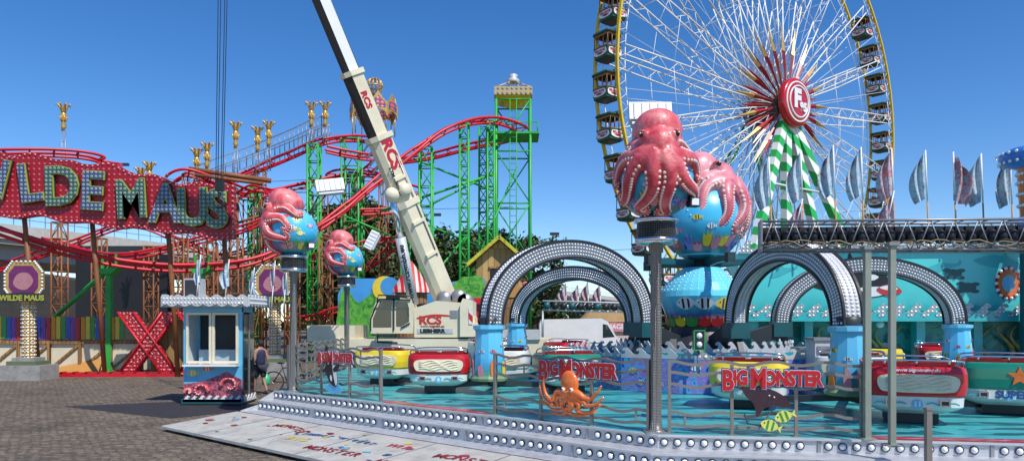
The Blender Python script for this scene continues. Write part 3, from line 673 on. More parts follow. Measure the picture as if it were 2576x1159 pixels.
cabinet(2062,16.2,.42,1.25,'grey electrical cabinet beside a blue pedestal'); cabinet(2020,17.2,.3,1.0,'small grey steel switch cabinet on the deck')
T=thing('signal_lamp',S(1757,880,16.2),'green framed signal lamp box on wave crest','signal lamp'); g=MB(); P=S(1757,855,16.2); g.box(P,(.24,.16,.42),DARK)
for a in(-.12,.12): g.box(P+V((a,-.085,0)),(.02,.02,.44),GREEN)
for a in(-.22,.22): g.box(P+V((0,-.085,a)),(.26,.02,.02),GREEN)
part(T,'housing',g); g=MB()
for z in(-.1,.1): g.ball(P+V((0,-.08,z)),(.07,.04,.07),BULB,10,6)
part(T,'lamp',g); g=MB(); g.rod(P-V((0,0,.2)),P-V((0,0,.75)),.03,GREY); part(T,'post',g)

# ------------------------------------------------------------ front poles and lighting truss
GP=paint('grey green post',(.3,.33,.27),.45,metal=.3)
for px,d,top,w in((2181,10.25,628,.085),(2244,9.7,618,.075)):
    z=S(px,top,d).z; g=MB(); g.beam((X(px,d),d,ZD),(X(px,d),d,z),w,w,GP); g.box((X(px,d),d,ZD+.01),(.2,.2,.02),GP); g.box((X(px,d),d,z+.02),(.14,.14,.04),GREY); solo('support_post',g,(X(px,d),d,ZD),'slim square grey-green steel post on the deck','post','square posts under the lighting truss')
d=9.25; g=MB(); g.beam((X(2335,d),d,.28),(X(2335,d),d,1.25),.07,.07,RAILM); g.box((X(2335,d),d,1.26),(.09,.09,.03),RAILM); solo('handrail_post',g,(X(2335,d),d,.28),'short square taupe steel handrail post on step','post')
ta=V((3.75,10.75,3.46)); tb=V((7.9,9.75,3.37)); TT=thing('lighting_truss',ta,'long aluminium truss carrying black stage lights','truss')
g=MB(); dd=(tb-ta).normalized(); sd=V((-dd.y,dd.x,0)).normalized(); hh=.42; ww=.4
cr=[V((0,0,0)),V((0,0,hh)),sd*ww,sd*ww+V((0,0,hh))]
for c in cr: g.rod(ta+c,tb+c,.018,TRUS,8)
n=14
for i in range(n):
    a=ta.lerp(tb,i/n); b=ta.lerp(tb,(i+1)/n); m=a.lerp(b,.5)
    g.rod(a,m+V((0,0,hh)),.009,TRUS);g.rod(m+V((0,0,hh)),b,.009,TRUS); g.rod(a+cr[1],a+cr[3],.009,TRUS); g.rod(a+cr[0],a+cr[2],.009,TRUS); g.rod(a+cr[2],m+cr[3],.009,TRUS); g.rod(m+cr[3],b+cr[2],.009,TRUS)
for e in(ta,tb): g.box(e+sd*ww/2+V((0,0,hh/2)),(.03,ww+.04,hh+.06),TRUS,yaw=math.atan2(dd.y,dd.x))
part(TT,'frame',g)
g=MB()
for i in range(32):
    p=ta.lerp(tb,(i+.7)/32.5)+sd*.16+V((0,0,.2)); g.ball(p,(.075,.1,.11),BLACK,10,8); g.box(p+V((0,.06,.08)),(.13,.12,.14),BLACK)
part(TT,'stage_light',g)
g=MB(); CBL=paint('tan cable',(.3,.25,.16),.6)
for k in range(4):
    pts=[ta.lerp(tb,i/40)+V((0,-.03-k*.01,.07+.04*sin(i*1.1+k*2)+.03*sin(i*.37*k))) for i in range(41)]; g.tube(pts,.008,CBL if k<3 else BLACK,5)
part(TT,'cable',g)

# ------------------------------------------------------------ flags
def flagmesh(w,h,mat,seed):
    g=MB(); nx,nz=12,16; vs=[]
    for j in range(nz+1):
        t=j/nz
        for i in range(nx+1):
            s=i/nx; w_=w*(.42+.58*sin(pi*min(1,t*.85+.02))**.8)
            x=s*w_*(1-.1*t); y=.22*w*sin(s*11+seed+t*3)*min(1,s*3); z=-t*h-s*w*.9*(1-.6*t)
            vs.append((x,y,z))
    fs=[(j*(nx+1)+i,j*(nx+1)+i+1,(j+1)*(nx+1)+i+1,(j+1)*(nx+1)+i) for j in range(nz) for i in range(nx)]
    g.add(vs,fs,mat,True); return g
POLEO=paint('orange wood pole',(.5,.25,.08),.6)
def flag(P,hp,h,w,mat,pole=WHITE,seed=0,yaw=0,tilt=0,grp='banner flags'):
    T=thing('banner_flag',P,'limp pale blue and red banner flag on a pole','flag',grp)
    top=P+V((tilt,0,hp)); g=MB(); mid=P.lerp(top,.52); g.rod(P,mid,.035*h/2,pole if pole is WHITE else POLEO,6); g.rod(mid,top,.035*h/2,WHITE,6); part(T,'pole',g)
    g=flagmesh(w,h,mat,seed); M=Matrix.Translation(top)@Matrix.Rotation(yaw,4,'Z'); g.v=[M@q for q in g.v]; part(T,'cloth',g)
for i,(px,ty,by) in enumerate(((1938,395,560),(2018,380,560),(2100,365,560),(2170,370,560),(2247,373,560),(2332,378,560),(2402,382,560),(2472,386,560),(2545,390,560))):
    d=26.6; P=S(px+6,648,d); t=S(px,ty,d); flag(P,t.z-P.z,1.8,.56 if i!=6 else .7,FLAGR if i in(6,4) else FLAGM,pole=POLEO,seed=i,yaw=(2.8,2.9,2.7,2.9,3.0,2.8,-.3,2.7,2.9)[i],tilt=-.15,grp='banner flags on the mural roof')
for i,(px,ty,d) in enumerate(((500,640,19.9),(572,652,20.2),(636,672,20.6),(688,655,21.0),(718,672,21.3))):
    P=V((X(px-6,d),d,3.0 if px<640 else 2.6)); t=S(px,ty,d); flag(P,t.z-P.z,.75,.3,FLAGM if i!=3 else FLAGR,seed=i+20,yaw=random.uniform(2.3,3.3),tilt=.12,grp='small banner flags on the ticket booth')
for i,(px,ty) in enumerate(((1424,708),(1455,712),(1480,705),(1510,710),(1985,500),(2215,480))):
    d=48 if px<1600 else 26.4; P=S(px,780 if px<1600 else 640,d); t=S(px,ty,d); flag(P,t.z-P.z,1.2 if px<1600 else 1.4,.6,FLAGR,seed=i+40,yaw=2.8,tilt=0 if px<1600 else .5,grp='banner flags')

# ------------------------------------------------------------ turquoise mural wall
W0=V((8.6,27.2,0)); W1=V((21.5,25.8,0)); T=thing('mural_wall',W0,'turquoise underwater mural building with wave cornice','fairground building')
wy=math.atan2((W1-W0).y,(W1-W0).x); L=(W1-W0).length; M=face(W0,wy)
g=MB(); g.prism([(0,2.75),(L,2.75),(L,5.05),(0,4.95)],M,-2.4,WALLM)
def ell(cx,cy,rx,ry,n=10): return [(cx+rx*cos(2*pi*k/n),cy+ry*sin(2*pi*k/n)) for k in range(n)]
part(T,'upper_facade',g)
g=MB(); orca(g,M@Matrix.Translation((4.3,3.75,0))@Matrix.Scale(-1,4,(1,0,0)),2.6,.01)
g.blob([(5.0,3.55),(5.5,3.75),(5.9,3.45),(5.4,3.3)],M,RED,.03); g.blob([(5.1,3.62),(5.5,3.7),(5.75,3.55),(5.4,3.52)],M,WHITE,.036)
DOL=paint('dolphin blue',(.05,.42,.45),.4)
for x,y,s,r in((7.2,4.3,1.3,.3),(9.3,4.5,1.8,-.1),(1.6,4.2,1.0,.4),(10.8,4.1,1.2,.2)):
    MM=M@Matrix.Translation((x,y,0))@Matrix.Rotation(r,4,'Z'); g.blob([(-.5*s,0),(-.2*s,.13*s),(.05*s,.15*s),(.1*s,.25*s),(.16*s,.13*s),(.5*s,0),(.62*s,.08*s),(.58*s,-.08*s),(.2*s,-.08*s),(-.2*s,-.1*s)],MM,DOL,.006)
for x,y in((7.7,4.1),(8.2,3.6)):
    MM=M@Matrix.Translation((x,y,0)); g.blob(ell(0,0,.3,.18),MM,DTEAL,.012); 
    for a in(.6,2.4,3.8,5.6): g.blob(ell(.33*cos(a),.22*sin(a),.15,.07),MM,DTEAL,.008)
for k,(rx,c) in enumerate(((.62,RED),(.48,ORNG),(.3,SKYB))): g.blob(ell(9.6,3.75,rx*.75,rx),M,c,.012+.006*k)
for k in range(14):
    a=2*pi*k/14; P=M@V((9.6+.42*cos(a),3.75+.56*sin(a),.03)); g.bulb(P,M.to_3x3()@V((0,0,1)),.07,BULB)
part(T,'painted_sea_animals',g)
g=MB(); wave(g,M@V((0,2.6,.35)),M@V((L,2.6,.35)),.42,SILV,.6,.06); wave(g,M@V((0,2.42,.42)),M@V((L,2.42,.42)),.3,TEAL,.5,.05)
g.box((L/2,2.48,.0),(L,.16,.6),TEAL,M=M)
part(T,'wave_cornice',g)
g=MB(); wave(g,M@V((0,5.0,.1)),M@V((L,5.08,.1)),.4,SILV,.55,.06); part(T,'roof_crest',g)
g=MB(); g.prism([(0,.7),(L,.7),(L,2.5),(0,2.5)],M,-.2,DEEPM,z0=-.8)
for k in range(7):
    x=.6+k*2.0; g.box((x,1.55,-.3),(.3,1.85,.5),TEAL,M=M)
TENT=paint('tentacle olive',(.35,.3,.1),.4,var=.3,scale=8)
for x in(3.3,5.4,8.6,10.2):
    for j in range(3):
        pts=[M@V((x+.5*j-.4+.3*sin(k*.7+j),.8+.2*k,-.7+.02*k)) for k in range(8)]; g.tube(catmull(pts,3),[.14*(1-.85*q/21) for q in range(22)],TENT,7)
part(T,'lower_facade',g)
g=MB(); g.ball((0,0,0),(.14,.14,.14),WHITE,10,8,M@Matrix.Translation((5.1,2.25,0.1))); g.box((5.1,2.38,.1),(.1,.2,.1),WHITE,M=M); part(T,'camera_dome',g)
TO=thing('ornamental_tower',S(2590,700,25),'blue and orange ornamental tower covered in bulbs','ornament'); P=S(2600,0,25); OB=paint('ornament blue',(.05,.2,.6),.3)
g=MB(); g.lathe([(.7,5.3),(.9,5.5),(.8,5.9),(.5,6.0)],OB,20,(P.x,P.y,0)); g.lathe([(.4,6.0),(.5,7.7)],ORNG,16,(P.x,P.y,0)); g.lathe([(.5,7.7),(1.0,7.9),(1.05,8.2),(.7,8.4)],OB,20,(P.x,P.y,0)); part(TO,'body',g); g=MB()
for z,r in((5.5,.92),(5.75,.86),(7.9,1.02),(8.2,1.07),(6.4,.45),(6.8,.47),(7.2,.49),(7.5,.5)):
    for k in range(26): a=2*pi*k/26; g.bulb((P.x+r*cos(a),P.y+r*sin(a),z),(cos(a),sin(a),0),.06,BULB,6)
part(TO,'bulbs',g); g=MB(); g.lathe([(.4,0),(.4,5.4)],DTEAL,14,(P.x,P.y,0)); part(TO,'shaft',g)

# ------------------------------------------------------------ ferris wheel
WC=V((23.0,64,21.2)); wu=V((.809,.588,0)); ww=V((.588,-.809,0)); Zz=V((0,0,1)); WR=19.6
def WP(th,r,s=0): return WC+(wu*cos(th)+Zz*sin(th))*r+ww*s
fw=thing('ferris_wheel',(23,64,0),'giant white-spoked ferris wheel with yellow rims and striped legs','ferris wheel')
for s in(-1.15,1.15):
    g=MB(); n=126
    for k in range(n):
        a,b=2*pi*k/n,2*pi*(k+1)/n; g.beam(WP(a,WR+.35,s),WP(b,WR+.35,s),.16,.24,WYEL,up=ww); g.rod(WP(a,WR-.45,s),WP(b,WR-.45,s),.035,WHITE)
        g.rod(WP(a,WR+.35,s),WP((a+b)/2,WR-.45,s),.022,WHITE,4); g.rod(WP(b,WR+.35,s),WP((a+b)/2,WR-.45,s),.022,WHITE,4)
    part(fw,'rim',g)
NA=21
for i in range(NA):
    th=2*pi*(i+.35)/NA; g=MB(); tn=(-wu*sin(th)+Zz*cos(th))
    for s in(-1,1):
        def q(t,e): return WP(th,1.0+t*(WR-1.6),s*(1.4-.35*t))+tn*e*(.12+.42*t*(1.3-t)*2)
        m=16
        g.rod(q(0,-1),q(.5,-1),.06,WHITE); g.rod(q(.5,-1),q(1,-1),.06,WHITE); g.rod(q(0,1),q(.5,1),.06,WHITE); g.rod(q(.5,1),q(1,1),.06,WHITE)
        for k in range(m): g.rod(q(k/m,-1 if k%2 else 1),q((k+1)/m,1 if k%2 else -1),.03,WHITE,4)
    for k in range(1,6): g.rod(WP(th,k*WR/6,-1.2),WP(th,k*WR/6,1.2),.035,WHITE,4)
    g.rod(WP(th,1,1.4),WP(th+pi/NA,WR-.5,1.1),.022,WHITE,4); g.rod(WP(th,1,-1.4),WP(th+pi/NA,WR-.5,-1.1),.022,WHITE,4)
    part(fw,'spoke',g)
g=MB()
for rr in(9.5,14.0):
    for k in range(NA):
        for s in(-1.2,1.2): g.rod(WP(2*pi*(k+.35)/NA,rr,s),WP(2*pi*(k+1.35)/NA,rr,s),.026,WHITE,4)
part(fw,'bracing_ring',g)
g=MB()
for i in range(42):
    th=2*pi*i/42; tn=(-wu*sin(th)+Zz*cos(th)); L2=7.2 if i%2 else 5.8; hw=.15
    s=1.75 if i%2 else 1.45
    a=WP(th,1.2,s); b=WP(th,L2*.66,s-.1)+tn*hw*1.4; c=WP(th,L2,s-.2); d=WP(th,L2*.66,s-.1)-tn*hw*1.4; m=WP(th,L2*.64,s+.08)
    g.add([a,b,m],[(0,1,2)],DRED); g.add([a,m,d],[(0,1,2)],RED if i%3 else DRED); g.add([b,c,m],[(0,1,2)],GOLD if i%2 else DRED); g.add([m,c,d],[(0,1,2)],GOLD if i%2 else RED)
    g.add([a-ww*.02,d-ww*.02,c-ww*.02,b-ww*.02],[(0,1,2,3)],DRED)
part(fw,'star_spike',g)
g=MB(); HM=frame(wu,Zz,WC)
g.lathe([(.0,-2.2),(.8,-2.2),(.8,-1.3),(1.1,-1.2),(1.1,1.2),(.7,1.4),(.5,2.2),(.0,2.3)],DARK,24,M=HM)
for k in range(24): a=2*pi*k/24; g.box((1.0*cos(a),1.0*sin(a),1.3),(.16,.16,.3),GRN,M=HM)
part(fw,'hub',g)
g=MB(); g.lathe([(0,2.15),(2.0,2.2),(2.08,2.3),(2.08,2.7),(1.95,2.84),(1.2,2.96),(0,3.0)],RED,48,M=HM)
for r0_,r1_ in((1.62,1.76),(1.28,1.4)):
    z_=lambda r:2.985-(.10 if r>1.5 else .02)
    g.lathe([(r0_,z_(r0_)-.1),(r0_,z_(r0_)+.04),(r1_,z_(r1_)+.035),(r1_,z_(r1_)-.1)],WHITE,48,M=HM)
FM=HM@Matrix.Translation((0,0,3.0)); g.text('F',FM@Matrix.Translation((-.35,.15,0)),2.1,WHITE,.02,.13); g.text('95',FM@Matrix.Translation((.5,-.45,.02)),1.0,WHITE,.02,.06)
part(fw,'emblem_disc',g)
for uo,so in((12,5),(-12,5),(5,4),(-3.5,4)):
    g=MB(); top=WC+ww*1.7+Zz*-.3; bot=V((WC.x,WC.y,0))+wu*uo+ww*so; g.beam(top,bot,.78,.6,LEGM,up=ww); 
    g.box(bot+V((0,0,.2)),(2,2,.4),GREY); part(fw,'leg',g)
for uo,so in((12,-5),(-12,-5)):
    g=MB(); top=WC-ww*1.9+Zz*-.3; bot=V((WC.x,WC.y,0))+wu*uo+ww*so
    sd2=(bot-top).cross(ww).normalized()
    for e in(-.4,.4): g.rod(top+sd2*e*.6,bot+sd2*e*1.6,.1,GREEN,6)
    for k in range(14): g.rod(top.lerp(bot,k/14)+sd2*(.4 if k%2 else -.4)*(.6+k/14),top.lerp(bot,(k+1)/14)+sd2*(-.4 if k%2 else .4)*(.6+k/14),.05,WHITE,4)
    g.box(bot+V((0,0,.2)),(2,2,.4),GREY); part(fw,'rear_leg',g)
g=MB()
for t in(.35,.65):
    a=(WC+ww*1.7).lerp(V((WC.x,WC.y,0))+wu*12+ww*5,t); b=(WC+ww*1.7).lerp(V((WC.x,WC.y,0))-wu*12+ww*5,t); g.rod(a,b,.1,WHITE)
part(fw,'cross_tie',g)
def gondola():
    T=thing('gondola',(0,0,0),'dark green and brown wheel gondola with red lettering','gondola','gondolas on the ferris wheel')
    CG=paint('gondola green',(.02,.08,.045),.45); OR=paint('gondola trim',(.34,.15,.05),.5); R9=lambda w,d,z: ring(w,d,z,9)
    g=MB(); loft(g,[R9(1.2,1.4,-2.2),R9(1.55,1.7,-2.08),R9(1.62,1.75,-1.6),R9(1.65,1.78,-1.25)],CG); g.add(R9(1.2,1.4,-2.2),[tuple(range(35,-1,-1))],DARK)
    loft(g,[R9(1.7,1.84,-1.25),R9(1.72,1.86,-1.17),R9(1.6,1.7,-1.15)],OR); g.add(R9(1.5,1.6,-1.7),[tuple(range(36))],OR); part(T,'tub',g,local=True)
    g=MB()
    for a in(-1,1):
        for b in(-1,-.33,.33,1): g.rod((a*.74,b*.8,-1.2),(a*.74,b*.8,-.1),.04,OR); g.rod((b*.74,a*.8,-1.2),(b*.74,a*.8,-.1),.04,OR)
        g.beam((-.74,a*.8,-.22),(.74,a*.8,-.22),.05,.16,OR); g.beam((a*.74,-.8,-.22),(a*.74,.8,-.22),.05,.16,OR)
    g.rod((0,0,-1.7),(0,0,-.1),.1,LGREY,8); g.box((0,.5,-1.1),(1.1,.12,.5),OR); part(T,'window_frame',g,local=True)
    g=MB(); loft(g,[R9(1.75,1.9,-.14),R9(1.85,2.0,-.06),R9(1.7,1.85,.08),R9(.8,.9,.16),R9(.05,.05,.18)],CG); g.rod((0,-1.1,.2),(0,1.1,.2),.06,GREY); part(T,'roof',g,local=True)
    g=MB()
    for r in(0,pi/2,pi,-pi/2):
        M=Matrix.Rotation(r,4,'Z')@face((0,-.9 if r in(0,pi) else -.84,-1.62),0); g.blob([(-.68,-.22),(-.66,.18),(-.3,.26),(.3,.26),(.66,.18),(.68,-.22),(0,-.34)],M,WHITE,0,.02); g.text('BELLEVUE',M@Matrix.Translation((0,.07,0)),.27,RED,.005,.012,z=.022); g.blob([(-.4,-.1),(0,-.05),(.4,-.1),(0,-.24)],M,RED,.022,.006)
    part(T,'name_panel',g,local=True); return T
G0=gondola(); first=True
for i in range(42):
    th=2*pi*(i+.3)/42; P=WP(th,WR+.3,0)
    if P.z>34 or P.z<4.5: continue
    if first: G0.location=P; G0.rotation_euler=(0,0,math.radians(36)); G0.scale=(.88,)*3; first=False; bpy.context.view_layer.update()
    else: dup(G0,P,math.radians(36),.88)

# ------------------------------------------------------------ roller coaster
rc=thing('roller_coaster',(-6,42,0),'red-railed roller coaster on green and rusty steel towers','roller coaster')
def track(pts,gauge=.95,rr=.075,tie=1.0):
    P=catmull([S(*p) for p in pts],14); g=MB(); Lr=[];Rr=[];Sp=[]
    for i,p in enumerate(P):
        t=P[min(i+1,len(P)-1)]-P[max(i-1,0)]; sd=t.cross(Zz).normalized(); Lr.append(p+sd*gauge/2); Rr.append(p-sd*gauge/2); Sp.append(p-Zz*.26)
    g.tube(Lr,rr,TRED,7); g.tube(Rr,rr,TRED,7); g.tube(Sp,rr*.9,TRED,6)
    acc=0
    for i in range(1,len(P)):
        acc+=(P[i]-P[i-1]).length
        if acc>tie: acc=0; g.beam(Lr[i],Rr[i],.07,.06,TRED); g.rod(Lr[i],Sp[i],.035,TRED); g.rod(Rr[i],Sp[i],.035,TRED)
    part(rc,'track',g); return P
track([(-220,500,30),(0,575,30),(150,622,31),(300,655,32),(450,668,33),(600,658,34),(700,625,35),(810,562,36),(880,510,37),(950,452,38),(1050,372,40),(1120,325,41),(1180,304,42),(1240,300,43),(1290,314,44),(1312,332,46),(1270,349,48),(1180,367,49),(1080,392,50),(980,405,50)],1.0,.09)
track([(-200,395,33),(0,382,34),(120,380,35),(220,388,36),(275,408,36.5),(262,424,35),(180,428,34)])
TL=track([(420,520,41),(530,468,41),(650,422,42),(740,385,42),(810,354,42),(870,345,43),(925,350,44),(962,375,45),(940,392,42),(880,385,41),(820,372,40.5)])
track([(960,400,46),(900,445,47),(840,443,47),(870,430,46),(960,440,46),(1040,470,46),(1000,520,44),(900,530,43)])
track([(430,452,37),(470,430,37),(560,460,38),(640,485,40),(720,470,42),(860,440,44)])
track([(-60,690,38),(60,650,38),(180,610,38),(330,560,39),(450,600,40),(560,640,41),(700,600,41)],.9,.06)
track([(560,520,39),(640,470,39),(700,500,38),(640,560,37),(500,600,37),(300,640,36),(120,600,36)],.9,.06)
track([(700,690,42),(790,640,42),(900,610,43),(1000,600,44),(940,660,45),(850,700,45)],.9,.06)
track([(720,800,40),(800,790,40),(860,772,40),(930,790,41)],.9,.06)
g=MB()
for o in(.9,-.9):
    pts=[p+V((0,o,1.1)) for p in TL[10:60]]; g.tube(pts,.03,GREY,5); g.tube([p-Zz*.5 for p in pts],.025,GREY,4)
    for p in pts[::2]: g.rod(p,p-Zz*1.1,.025,GREY,4)
part(rc,'walkway_handrail',g)
def lattice(px,d,w,ty,mat,r=.07,lad=False,z0=0):
    x=X(px,d); z1=S(px,ty,d).z; g=MB(); h=w/2; c=[(-h,-h),(h,-h),(h,h),(-h,h)]
    for a,b in c: g.rod((x+a,d+b,z0),(x+a,d+b,z1),r,mat,6)
    st=max(1,round((z1-z0)/(w*1.6))); dz=(z1-z0)/st
    for k in range(st):
        for j in range(4):
            a,b=c[j],c[(j+1)%4]; za=z0+k*dz
            if (k+j)%2: a,b=b,a
            g.rod((x+a[0],d+a[1],za),(x+b[0],d+b[1],za+dz),r*.5,mat,4); g.rod((x+a[0],d+a[1],za+dz),(x+b[0],d+b[1],za+dz),r*.6,mat,4)
    if lad:
        for o in(-.2,.2): g.rod((x+o,d-h-.1,z0),(x+o,d-h-.1,z1),.03,mat,4)
        for k in range(int((z1-z0)/.4)): g.rod((x-.2,d-h-.1,z0+k*.4),(x+.2,d-h-.1,z0+k*.4),.02,mat,3)
    part(rc,'support_tower',g)
for px,d,w,ty in((1291,45,2.1,262),(1215,47,.5,322),(1168,42,.5,312),(1072,41,.7,372),(790,41,.6,365),(885,43,1.0,352),(1020,45,.5,520),(900,44,.6,442),(640,40,.5,470),(1235,43,.4,305)): lattice(px,d,w,ty,GREEN,.06 if w<2 else .085,w>1)
for px,d,w,ty in((480,37,.6,440),(560,38,1.2,470),(625,39,.9,500),(655,41,.5,430),(700,40,1.4,505),(760,42,1.0,480),(845,43,1.3,455),(930,44,1.4,450),(990,45,.8,470),(530,36,.5,610),(455,36,.5,600),(150,35,.5,560),(250,36,.5,600),(380,37,.5,620),(590,36,.6,600),(820,40,.6,600),(735,37,.6,610)): lattice(px,d,w,ty,RUST,.045)
g=MB()
for a,b,m,r in(((475,425,37),(682,455,38),RUST,.14),((490,440,36.5),(660,462,37),RUST,.1),((960,530,43),(1235,440,43),GREEN,.08),((1072,520,41),(1250,430,44),GREEN,.07),((1040,400,41),(1240,480,45),GREEN,.06),((860,540,42),(1000,600,43),GREEN,.06),((600,560,38),(720,520,40),RUST,.08),((560,700,38),(720,640,40),RUST,.08),((700,560,40),(930,620,44),RUST,.07),((760,620,42),(960,540,44),RUST,.07),((1060,560,41),(1210,620,46),GREEN,.06),((1085,700,41),(1200,560,46),GREEN,.06),((90,840,33),(280,670,32),GREEN,.1),((1180,700,42),(1300,420,45),GREEN,.05)):
    g.rod(S(*a),S(*b),r,m,6)
part(rc,'brace',g)
for px,d in((275,32),(508,33)):
    g=MB(); z=S(px,690,d).z; x=X(px,d); g.beam((x,d,0),(x,d,z),.22,.22,GREEN); g.prism([(-.5,.25),(.5,.25),(.2,0),(-.2,0)],face((x,d+.3,z)),.6,GREEN); g.beam((x-.3,d,z+.25),(x-.3,d,z+.9),.08,.08,GREEN); g.beam((x+.3,d,z+.25),(x+.3,d,z+.9),.08,.08,GREEN); g.box((x,d,.05),(.8,.8,.1),GREEN); part(rc,'support_column',g)
g=MB(); c=S(1291,250,45); TAN=dots('tan truss panel',(.5,.4,.22),(.2,.14,.07),3.5,thr=.2)
g.box(c+V((0,0,.18)),(2.35,2.35,.5),TAN); part(rc,'lookout_platform',g)
g=MB(); b=c+V((0,0,-.08)); hh=1.1; g.add([b+V((-hh,-hh,0)),b+V((hh,-hh,0)),b+V((hh,hh,0)),b+V((-hh,hh,0)),b+V((0,0,-.55))],[(0,1,4),(1,2,4),(2,3,4),(3,0,4)],YEL); part(rc,'platform_soffit',g)
g=MB(); 
for a in(-1,1):
    for b2 in(-1,1): g.rod(c+V((a*1.1,b2*1.1,.4)),c+V((0,0,1.15)),.05,TAN)
g.lathe([(.35,1.05),(.4,1.2),(.2,1.35),(.3,1.5),(.05,1.6)],LGREY,14,tuple(c)); part(rc,'finial',g)
g=MB(); x=X(1291,45)
g.box((x,45,S(0,345,45).z),(3.2,2.3,.12),GREEN)
for a in(-1.5,1.5): g.rod((x+a,44,S(0,345,45).z),(x+a,44,S(0,318,45).z),.04,GREEN)
g.rod((x-1.5,44,S(0,318,45).z),(x+1.5,44,S(0,318,45).z),.04,GREEN); part(rc,'gallery',g)
cp=S(940,345,44); T=thing('crown_pavilion',cp,'golden crown canopy with scalloped colourful arches and wire ball','ornament')
g=MB(); 
for k in range(8):
    a=2*pi*k/8; u=V((cos(a),sin(a),0)); g.rod(cp+u*1.3,cp+u*1.3+Zz*1.5,.04,GOLD)
part(T,'column',g)
g=MB(); PB=dots('crown panel',(.05,.1,.4),(.7,.15,.08),4,thr=.4)
for k in range(8):
    a=2*pi*(k+.5)/8; M=frame(V((-sin(a),cos(a),0)),Zz,cp+V((cos(a)*1.3,sin(a)*1.3,0)))
    arc=[(-.56,1.0)]+[(.5*cos(pi-t*pi/8),1.05+.35*sin(t*pi/8)) for t in range(9)]+[(.56,1.0),(.6,1.8),(.3,2.05),(0,2.5),(-.3,2.05),(-.6,1.8)]
    g.prism(arc,M,.06,GOLD); g.prism([(-.45,1.5),(.45,1.5),(.45,1.78),(0,2.2),(-.45,1.78)],M,.02,PB,.061); g.prism([(-.45,1.5),(-.45,1.78),(0,2.2),(.45,1.78),(.45,1.5)],M,.02,PB,-.03)
part(T,'crown',g)
g=MB(); bc=S(942,218,44)
for k in range(6):
    a=pi*k/6; g.tube([bc+V((cos(a)*cos(t*pi/10),sin(a)*cos(t*pi/10),sin(t*pi/10)))*.5 for t in range(20)],.035,GOLD,5,closed=True)
g.tube([bc+V((cos(t*pi/10),sin(t*pi/10),0))*.5 for t in range(20)],.05,GOLD,5,closed=True); g.rod(bc-Zz*.5,cp+Zz*2.2,.08,GOLD); g.lathe([(.6,1.9),(.45,2.2),(.12,2.5)],GOLD,12,tuple(cp)); part(T,'wire_ball',g)

# golden torch lamps
def torch(px,ty,d,by):
    t=S(px,ty,d); b=S(px,by,d); h=1.3; T=thing('torch_lamp',b,'gold palm-frond torch lamp on slim ladder pole','lamp','gold torch lamps above the coaster')
    g=MB(); 
    for o in(-.09,.09): g.rod(b+V((o,0,0)),t+V((o,0,-h)),.028,GREY,5)
    for k in range(int((t.z-h-b.z)/.4)): g.rod(b+V((-.09,0,k*.4)),b+V((.09,0,k*.4)),.02,GREY,4)
    part(T,'pole',g); g=MB(); c=t-Zz*h; g.lathe([(.04,-.1),(.11,0),(.14,.12),(.09,.35),(.13,.6),(.15,.75),(.08,.85)],GOLD,10,tuple(c))
    for k in range(7):
        a=2*pi*k/7+.2; u=V((cos(a),sin(a),0)); g.tube([c+Zz*.6,c+u*.1+Zz*.95,c+u*.2+Zz*1.2,c+u*.32+Zz*1.3,c+u*.36+Zz*1.18],[.035,.055,.05,.04,.015],GOLD,5)
        g.tube([c+Zz*.2,c+u*.15+Zz*.5,c+u*.17+Zz*.7],[.03,.04,.015],GOLD,4)
    part(T,'frond_cup',g)
for a in((160,262,38,470),(376,408,38,470),(495,374,39,470),(521,360,39,470),(593,308,39,460),(648,320,40,440),(676,306,40,430),(783,258,41,372),(818,258,41,362),(354,422,40,480)): torch(*a)

# ------------------------------------------------------------ big lettered sign
SD=29; T=thing('lettered_sign',S(300,560,SD),'huge red bulb-studded sign reading WILDE MAUS','sign')
def sg(px,py): return ((px-CX)/F*SD,HC+(HY-py)/F*SD)
M=face((0,SD,0),0)
topl=[(-330,385),(-250,375),(-100,370),(0,382),(30,388),(75,386),(120,392),(205,412),(265,406),(310,426),(380,440),(455,460),(520,460),(586,466)]
botl=[(-330,522),(-150,534),(0,544),(100,546),(205,562),(300,572),(380,578),(470,590),(575,602),(586,602)]
def itp(l,x):
    for a,b in zip(l,l[1:]):
        if a[0]<=x<=b[0]: return a[1]+(b[1]-a[1])*(x-a[0])/max(1e-6,b[0]-a[0])
    return l[-1][1]
g=MB(); xs=[-330+916*k/70 for k in range(71)]; TP=[sg(x,itp(topl,x)+4*sin(x*.06)) for x in xs]; BP=[sg(x,itp(botl,x)+4*sin(x*.05)) for x in xs]
vs=[]
for (a,b) in zip(TP,BP): vs+=[M@V((a[0],a[1],-.02)),M@V((b[0],b[1],-.02)),M@V((a[0],a[1],-.35)),M@V((b[0],b[1],-.35))]
fs=[]
for k in range(70):
    o=4*k; fs+=[(o,o+1,o+5,o+4),(o+2,o+6,o+7,o+3),(o,o+4,o+6,o+2),(o+1,o+3,o+7,o+5)]
fs+=[(280,281,283,282),(0,2,3,1)]
g.add(vs,fs,BBRED); part(T,'board',g)
g=MB(); pts=[M@V((a[0],a[1]-.07,.0)) for a in TP]+[M@V((a[0],a[1]+.07,.0)) for a in BP[::-1]]; RBLB=paint('red tinted bulb',(.75,.3,.3),.3)
for a,b in zip(pts,pts[1:]+pts[:1]):
    n=max(1,int((b-a).length/.19))
    for k in range(n): g.bulb(a.lerp(b,k/n),(0,-1,0),.045,RBLB,5)
part(T,'bulb_border',g)
YG=paint('lime edge',(.38,.4,.05),.4)
